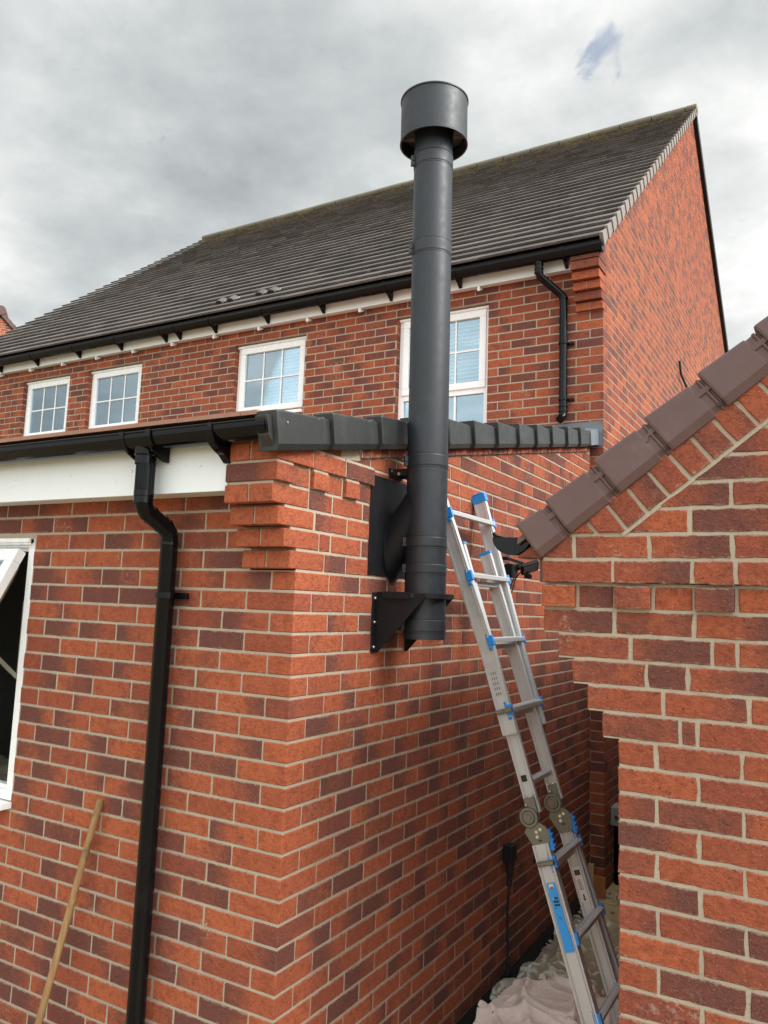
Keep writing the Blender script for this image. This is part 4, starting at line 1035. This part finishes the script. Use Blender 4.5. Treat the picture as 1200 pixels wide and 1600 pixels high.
rail('inner_stile', lx, iL, -.985, .185, .030, .012, -1); rail('inner_stile', lx, iR, -.985, .165, .030, .012, 1)
rail('inner_stile', lx, iL, -2.06, -1.09, .030, .012, -1); rail('inner_stile', lx, iR, -2.06, -1.09, .030, .012, 1)
rail('stile', lx, lambda z_: yfl(-1, z_), -2.10, -1.10, .037, .014, -1); rail('stile', lx, lambda z_: yfl(1, z_), -2.10, -1.10, .037, .014, 1, (-1.15,))
def rung(f, z_, ya, yb, off, blue, r=.016):
    c = Vector((f(z_), 0, z_)); mb = MB(); W = Lw
    mb.beam(c+W*off+Y*ya, c+W*off+Y*yb, X, Z, .018, .010); mb.beam(c+W*off+Y*ya+Z*.0105-X*.0115, c+W*off+Y*yb+Z*.0105-X*.0115, X, Z, .0045, .002); mb.beam(c+W*off+Y*ya+Z*.0105+X*.004, c+W*off+Y*yb+Z*.0105+X*.004, X, Z, .0085, .002)
    ro = FL.part(mb, 'rung', M_alu, None, .002)
    if blue:
        for y_, s in ((ya, -1), (yb, 1)):
            mb = MB(); p = c+W*off+Y*(y_+s*.004)
            mb.beam(p-Ld*.026, p+Ld*.022, W, Y, .017, .009); mb.beam(p-Ld*.045+W*-.006, p-Ld*.030+W*-.006, W, Y, .010, .008)
            mb.beam(p+Ld*.022-W*.012, p+Ld*.036-W*.014, W, Y, .006, .006); FL.part(mb, 'rung_clamp', M_blue, ro, .003)
for z_ in (.322, .030, -.262, -.560): rung(ax_, z_, yfl(-1, z_)-.004, yfl(1, z_)+.014, .028, True)
for z_ in (.005, -.288, -.585, -.865): rung(lx, z_, iL+.012, iR-.012, .0, False)
for z_ in (-1.17, -1.455, -1.74, -2.02): rung(lx, z_, yfl(-1, z_), yfl(1, z_)+.006, .034, True)
for z_ in (-1.20, -1.48): rung(lx, z_, iL+.012, iR-.012, -.004, False)
for z_, f in ((-.562, ax_), (-1.17, lx)):   # rung ends standing proud of the near rail
    mb = MB(); c = Vector((f(z_), oL-.004, z_)); 
    P = [(.034*0, 0)]
    mb.tube([c-Lw*.026-Y*.016, c+Lw*.046-Y*.016], .011, 14); FL.part(mb, 'lock_bar', M_zinc)
for yc, n_ in ((yfl(-1, .475), 0), (yfl(1, .475), 1)):
    mb = MB(); c = Vector((ax_(.475), yc, .475)); mb.beam(c-Ld*.035, c+Ld*.012, Lw, Y, .040, .019); mb.beam(c+Ld*.0125-Lw*.035, c+Ld*.0125+Lw*.032, Ld, Y, .004, .022); cb = FL.part(mb, 'end_cap', M_blue, None, .003)
    mb = MB(); mb.beam(c-Lw*.040-Ld*.03, c-Lw*.040+Ld*.014, Lw, Y, .004, .021); FL.part(mb, 'rubber_pad', M_rubber, cb, .001)
    c = Vector((lx(.185-.02*n_), iL if n_ == 0 else iR, .185-.02*n_)); mb = MB(); mb.beam(c-Ld*.004, c+Ld*.010, Lw, Y, .032, .014); FL.part(mb, 'end_cap', M_blue, None, .002)
    mb = MB(); yc2 = yfl(-1 if n_ == 0 else 1, -2.10); c = Vector((lx(-2.10), yc2, -2.10)); mb.beam(c-Ld*.02+Ld*.02, c-Ld*.008, Lw, Y, .042, .022); mb.box(c.x-.04, c.x+.045, yc2-.024, yc2+.024, -2.12, -2.095); FL.part(mb, 'rubber_foot', M_rubber, None, .002)
# hinges
for yc in (1.150, 1.478):
    c = Vector((lx(-1.005)-.022, yc-.010, -1.000)); mb = MB()
    mb.lathe(c, [(0, .0), (.044, .0), (.044, .006), (.041, .008), (.027, .008), (.024, .011), (.0, .011)], 40, axis=(0, -1, 0)); mb.lathe(c, [(.0, .016), (.014, .016), (.016, .011)], 20, axis=(0, -1, 0))
    mb.lathe(c+Vector((0, .020, 0)), [(0, .0), (.044, .0), (.044, .006), (.0, .006)], 40, axis=(0, -1, 0))
    a = Vector((lx(-.97), yc-.006, -.965)); mb.beam(a+Ld*.05, c+Vector((.022, .004, -.005)), Lw, Y, .024, .004)
    b = Vector((lx(-1.10), yc-.006, -1.105))
    mb.prism([(-.030, .095), (.0, .105), (.046, .065), (.052, .03), (.034, -.02), (-.024, -.02), (-.055, .06)], b-Y*.003, Lw, Ld, -Y, .006)
    for r_ in (.042, .028, .016): mb.lathe(c+Vector((0, -.0083, 0)), [(r_-.0012, 0), (r_, .0012), (r_+.0012, 0)], 40, mat=1, axis=(0, -1, 0))
    ho = FL.part(mb, 'hinge', [M_zinc, M_ink_shade], None)
    mb = MB()
    for (p, q) in ((.0, .055), (.020, .062), (-.002, .035)): r0 = b+Lw*p+Ld*q-Y*.009; mb.tube([r0, r0-Y*.006], .007, 10)
    for (p, q) in ((-.012, .11+.09), (.016, .11+.09), (-.012, .11+.06)): r0 = b+Lw*p+Ld*q-Y*.012; mb.tube([r0, r0-Y*.005], .004, 8)
    FL.part(mb, 'rivet', M_screw, ho)
    mb = MB(); r0 = b+Lw*.006+Ld*.018-Y*.0095; mb.beam(r0-Lw*.008, r0+Lw*.008, Ld, Y, .003, .001); r0 = Vector((lx(-.965), yc-.012, -.965))+Ld*.0; mb.beam(r0-Lw*.003, r0+Lw*.003, Ld, Y, .004, .0015); FL.part(mb, 'hinge_slot', M_ink_shade, ho)
    mb = MB(); q0 = Vector((lx(-1.08), yc, -1.08))+Lw*.045; mb.beam(q0-Ld*.055, q0+Ld*.03, Lw, Y, .010, .010)
    for t in (-.04, -.018, .004): mb.beam(q0+Ld*t+Lw*.010, q0+Ld*(t+.010)+Lw*.012, Lw, Y, .006, .010)
    FL.part(mb, 'release_lever', M_blue, ho, .002)
mb = MB(); c = Vector((lx(-.845), iL-.0125, -.845)); mb.beam(c-Ld*.014, c+Ld*.014, Lw, Y, .013, .0015); 
FL.part(mb, 'rung_socket', M_ink_shade, None, .003)
mb = MB(); frame_rect(mb, c-Lw*.018-Ld*.018-Y*.0005, Lw, Ld, -Y, .036, .036, .004, .003); FL.part(mb, 'socket_ring', M_alu)
# stickers: block ink marks only as legible in the picture
def stick(z0, z1, yc, wl, mat, name, off=0):
    a = Vector((lx(z0), yc, z0))+Lw*off; b = Vector((lx(z1), yc, z1))+Lw*off; mb = MB(); mb.beam(a, b, Lw, Y, wl, .0006); return a, b, FL.part(mb, name, mat)
ys = 1.140-.0150
a, b, st = stick(-1.50, -1.245, ys, .019, M_label, 'blue_label')
def ink(t, u0, u1, h, mat=M_ink_shade, base=None, yy=ys):
    mb = MB(); c = a.lerp(b, t); c.y = yy-.0012; mb.beam(c+Lw*u0, c+Lw*u1, Ld, Y, h, .0004); return FL.part(mb, 'printed_mark', mat, base)
ink(.955, -.010, .010, .008, M_wlabel, st); ink(.93, -.006, .007, .004, M_red, st, ys-.0009)
for t, sp_ in ((.775, ((-.002, .003), (.0045, .014))), (.725, ((-.009, .002), (.0035, .014))), (.675, ((-.008, .004), (.0055, .015)))):
    for u0, u1 in sp_: ink(t, u0, u1, .0042, M_ink_shade, st)
ink(.775, -.007, -.0045, .003, M_wlabel, st); ink(.63, -.009, -.005, .002, M_ink_shade, st); ink(.50, -.006, .010, .001, M_ink_shade, st); ink(.47, .0, .008, .001, M_ink_shade, st)
ys2 = 1.482-.0138
a, b, st = stick(-1.405, -1.265, ys2, .019, M_wlabel, 'white_label')
ink(.83, -.013, .013, .011, M_ink_shade, st, ys2)
for u0 in (-.006, .003): ink(.83, u0, u0+.003, .006, M_red, st, ys2-.0008)
for i in range(9): ink(.62-.035*i, -.010, .004+random.random()*.006, .0008, M_ink_shade, st, ys2)
ink(.15, -.0035, .0035, .008, M_ink_shade, st, ys2)
mb = MB(); c = a.lerp(b, .08); c.y = ys2-.0012; mb.prism([(-.009, .0), (0, -.010), (.009, .0)], c, Lw, Ld, -Y, .0006); FL.part(mb, 'printed_mark', M_ink_shade, st)
# embossed panel on the outer rail
mb = MB(); 
for i in range(5):
    for j_ in range(3):
        c = Vector((ax_(-.40-.022*i), oL-.0112, -.40-.022*i))+Lw*(-.010+.010*j_); mb.beam(c-Ld*.006, c+Ld*.006, Lw, Y, .0018, .0004)
FL.part(mb, 'stamped_mark', M_zinc)

# ============================================================ SMALL THINGS
sec = thing('security_light', 'small black floodlight with sensor and cable on the extension side wall', 'floodlight', (0, 2.05, .12))
FS = Frame(sec)
mb = MB(); mb.box(.002, .055, 2.02, 2.115, .070, .150); mb.lathe((.062, 2.10, .135), [(.0, .018), (.018, .012), (.020, .0), (.016, -.02)], 16, axis=(1, 0, 0)); FS.part(mb, 'junction_box', M_black, None, .006)
LC = Vector((.150, 2.04, .130))
mb = MB(); mb.beam((.055, 1.93, .175), (.130, 2.0, .148), Vector((.68, -.73, 0)), Z, .004, .009); mb.beam((.002, 1.935, .172), (.062, 1.935, .174), Y, Z, .006, .010); FS.part(mb, 'arm', M_black, None, .002)
fn = Vector((.62, -.35, -.70)).normalized(); fu = Vector((.5, .3, .1)); fu = (fu-fn*fu.dot(fn)).normalized(); fv = fn.cross(fu)
mb = MB(); mb.beam(LC-fn*.012, LC+fn*.012, fu, fv, .052, .038); ho = FS.part(mb, 'lamp_head', M_black, None, .004)
mb = MB(); mb.beam(LC+fn*.0122, LC+fn*.0132, fu, fv, .043, .029); FS.part(mb, 'lens', plastic('grey_lens', (.16, .15, .15), .2), ho)
mb = MB(); q = LC-Z*.048-X*.012; mb.tube([q+Z*.03, q], .010, 10); mb.tube([q, q-Z*.006+X*.02-Y*.01], [.017, .014], 12); mb.box(q.x-.016, q.x+.012, q.y-.014, q.y+.014, q.z-.014, q.z+.012); FS.part(mb, 'sensor', M_black, None, .003)
mb = MB(); mb.tube([LC-X*.035-Z*.02, LC-X*.06-Z*.035, LC-X*.085-Z*.07, LC-X*.10-Z*.13, LC-X*.12-Z*.17], .0035, 8); mb.tube([(.06, 2.09, .115), (.03, 2.09, .05), (.012, 2.09, .0), (.01, 2.09, -.06)], .0035, 8); FS.part(mb, 'cable', M_rubber)

pol = MB(); a = Vector((-.884, -.019, -.915)); b = Vector((-1.103, -.135, -2.115)); po = b
pol.tube([a, a.lerp(b, .015), a.lerp(b, .3), a.lerp(b, .32)+Vector((.0012, 0, 0)), a.lerp(b, .62), b], [.0105, .0135, .0138, .0142, .0138, .0142], 16)
pol.v = [(p[0]-po.x, p[1]-po.y, p[2]-po.z) for p in pol.v]
wp = pol.build('wooden_pole', M_wood); wp.location = po; wp['label'] = 'weathered wooden broom handle leaning on the extension wall left of the downpipe'; wp['category'] = 'pole'

bp = thing('socket_post', 'slim black cable conduit with a black connector head standing against the extension wall', 'conduit', (.03, 2.10, GZ))
FB = Frame(bp)
mb = MB(); mb.box(.004, .058, 2.062, 2.145, -1.500, -1.410); FB.part(mb, 'connector_head', M_black, None, .005)
mb = MB(); mb.tube([(.032, 2.10, -1.500), (.032, 2.10, -1.60)], [.030, .013], 14); mb.tube([(.032, 2.10, -1.60), (.030, 2.10, -1.63)], .015, 12); mb.tube([(.031, 2.10, -1.63), (.022, 2.10, -1.75), (.028, 2.10, -2.02)], .0075, 10); mb.tube([(.028, 2.10, -2.02), (.028, 2.10, -2.115)], .016, 12); FB.part(mb, 'conduit_tube', M_rubber)
mb = MB(); mb.tube([(.02, 2.085, -2.085), (.05, 2.085, -2.085)], .022, 12); FB.part(mb, 'foot_clip', M_black)

me_ = thing('meter_box', 'small pale grey utility box on the house wall at the end of the passage', 'utility box', (.20, 4.02, GZ))
FM = Frame(me_)
mb = MB(); mb.box(X1+.001, X1+.10, 4.02, 4.20, -1.70, -1.565); mo = FM.part(mb, 'box_cover', M_grey, None, .006)
mb = MB(); mb.tube([(X1+.05, 4.06, -1.70), (X1+.05, 4.06, -2.12)], .034, 14); FM.part(mb, 'pipe', M_blk)
mb = MB(); mb.tube([(X1+.045, 4.021, -1.635), (X1+.045, 4.005, -1.635)], .012, 12); FM.part(mb, 'cable_gland', M_rubber, mo)
for (x_, y_, w_, h_, tl, lb, mt) in ((.035, 3.74, .040, .20, .02, 'pale timber offcut leaning against the house wall, taller of the two', M_timb), (.115, 3.67, .085, .145, .03, 'short orange brown board offcut leaning in the passage corner, shorter and wider', wood('orange_board', (.30, .10, .03), (.40, .15, .05)))):
    mb = MB(); b0 = Vector((x_, y_, GZ)); tt = Vector((0, tl*3, 1)).normalized(); mb.beam(Vector((0, 0, 0)), tt*h_, X, tt.cross(X), w_/2, .011)
    o_ = mb.build('timber_offcut', mt, None, .002); o_.location = b0+Vector((0, 0, .0)); o_['label'] = lb; o_['category'] = 'offcut'; o_['group'] = 'timber offcuts in the passage'

# ============================================================ GROUND, SHEETS
mb = MB(); mb.add([(-300, -300, GZ-.02), (300, -300, GZ-.02), (300, 300, GZ-.02), (-300, 300, GZ-.02)], [(0, 1, 2, 3)]); g = mb.build('ground', M_ground); g['kind'] = 'structure'
mb = MB(); yy = -1.2; i = 0
while yy < 5.9:
    for (a, b) in ((.11, .59), (.598, 1.085)):
        if not (b > 1.0 and False):
            dz = random.uniform(-.002, .002); mb.box(a, b, yy, yy+.592, GZ-.05, GZ-.002+dz)
    yy += .60; i += 1
p_ = mb.build('path', M_slab, None, .004); p_['kind'] = 'structure'
mb = MB(); 
for i in range(420):
    if i < 260: x_ = random.uniform(.12, .42); y_ = random.gauss(4.3, .35)
    else: x_ = random.uniform(.02, .16); y_ = random.uniform(2.3, 3.8)
    if x_ < X1+.02 and y_ > L-.02: continue
    r_ = random.uniform(.006, .02); c = Vector((x_, y_, GZ+r_*.3)); V = []
    for (a, b_, c_) in ((1, 0, 0), (-1, 0, 0), (0, 1, 0), (0, -1, 0), (0, 0, 1), (0, 0, -1), (.6, .6, .5), (-.6, .6, .5), (.6, -.6, .5), (-.6, -.6, .5)):
        V.append(c+Vector((a, b_, c_*.7))*r_*random.uniform(.75, 1.1))
    mb.add(V, [(0, 6, 8), (0, 2, 6), (2, 7, 6), (2, 1, 7), (1, 9, 7), (1, 3, 9), (3, 8, 9), (3, 0, 8), (4, 6, 7), (4, 7, 9), (4, 9, 8), (4, 8, 6), (5, 2, 0), (5, 1, 2), (5, 3, 1), (5, 0, 3)], 0)
gr = mb.build('gravel', M_stone); gr['kind'] = 'stuff'; gr['label'] = 'pale loose gravel scattered along the passage edge'; gr['category'] = 'gravel'

def ridged(p, s, o_=0): return 1-abs(noise.noise(Vector((p[0]*s+o_, p[1]*s-o_, o_*1.7))))*2.2
def cloth(name, mat, outline, nx, ny, x0, x1, y0, y1, hf, label, cat, sub=1, thick=0):
    mb = MB(); V = []; idx = {}
    for j in range(ny+1):
        for i in range(nx+1):
            x_ = x0+(x1-x0)*i/nx; y_ = y0+(y1-y0)*j/ny
            wob = Vector((noise.noise(Vector((x_*6, y_*6, 1)))*.05, noise.noise(Vector((x_*6, y_*6, 9)))*.05, 0))
            if outline(x_, y_): idx[(i, j)] = len(V); V.append(Vector((x_, y_, 0))+wob+Z*hf(x_, y_))
    F = [(idx[(i, j)], idx[(i+1, j)], idx[(i+1, j+1)], idx[(i, j+1)]) for j in range(ny) for i in range(nx) if all(q in idx for q in ((i, j), (i+1, j), (i+1, j+1), (i, j+1)))]
    c = Vector(((x0+x1)/2, (y0+y1)/2, GZ)); mb.add([v-c for v in V], F, 0, True); o_ = mb.build(name, mat); o_.location = c
    if thick: so_ = o_.modifiers.new('thickness', 'SOLIDIFY'); so_.thickness = thick; so_.offset = 1
    if sub: s_ = o_.modifiers.new('sub', 'SUBSURF'); s_.levels = s_.render_levels = sub
    o_['label'] = label; o_['category'] = cat; return o_
def hf1(x_, y_):
    p = (x_, y_); wx = .16*noise.noise(Vector((x_*3, y_*3, 5))); wy = .16*noise.noise(Vector((x_*3, y_*3, 11)))
    a_ = (x_+wx)*.80+(y_+wy)*.60; b_ = -(x_+wx)*.60+(y_+wy)*.80
    h = .03+.050*max(0, ridged((a_*.30, b_), 5.0, 3.1))**3+.042*max(0, ridged((a_, b_*.25), 6.0, 7.7))**4+.010*max(0, ridged((a_*.6, b_), 15, 5.5))**3+.035*noise.noise(Vector((x_*3, y_*3, 0)))
    h += .07*math.exp(-((x_-.42)**2/.05+(y_-1.85)**2/.05))+.05*math.exp(-((x_-.25)**2/.03+(y_-1.2)**2/.1))
    return GZ+h
def ol1(x_, y_):
    n_ = .05*noise.noise(Vector((x_*5, y_*5, 2))); return x_ > .10+n_+max(0, (y_-1.5))*.12 and y_ < 2.22+n_*2-(x_-.1)*.25 and x_ < 1.05+n_
cloth('dust_sheet', M_cloth, ol1, 110, 200, .02, 1.08, .2, 2.35, hf1, 'crumpled off white decorators dust sheet heaped on the passage floor below the ladder', 'dust sheet', 1, .002)
def hf2(x_, y_):
    p = (x_, y_); return GZ+.012+.045*max(0, ridged(p, 3.1, 1.3))**2+.022*max(0, ridged((x_*.8-y_*.5, y_+x_*.3), 7.7, 2.2))**2+.008*max(0, ridged(p, 17, 4))
def ol2(x_, y_): n_ = .06*noise.noise(Vector((x_*4, y_*4, 6))); return .07+n_*.3 < x_ < .98+n_ and 1.7 < y_ < 3.22+n_-(x_)*.12
cloth('plastic_sheet', M_poly, ol2, 80, 120, .05, 1.05, 1.7, 3.4, hf2, 'crinkled clear polythene sheet on the passage floor beyond the dust sheet', 'plastic sheet', 1)

# packaging heap behind the open window
mb = MB(); V = []; nx = ny = 26
for j in range(ny+1):
    for i in range(nx+1):
        x_ = -2.5+1.15*i/nx; y_ = .2+.5*j/ny; V.append(Vector((x_, y_, -1.075+.05*abs(noise.noise(Vector((x_*7, y_*9, 4))))+.03*abs(noise.noise(Vector((x_*19, y_*19, 2)))))))
c = Vector((-1.92, .45, -1.08)); mb.add([v-c for v in V], [(j*(nx+1)+i, j*(nx+1)+i+1, (j+1)*(nx+1)+i+1, (j+1)*(nx+1)+i) for j in range(ny) for i in range(nx)], 0, True)
h_ = mb.build('packing_sheet', M_poly); h_.location = c; h_['label'] = 'crumpled clear plastic lying on the worktop inside the open window'; h_['category'] = 'plastic sheet'

# ------------------------------------------------------------ lift everything onto ground level 0
for o_ in list(col.objects):
    if o_.parent is None and o_.type in {'EMPTY', 'MESH'}: o_.location.z += ZS
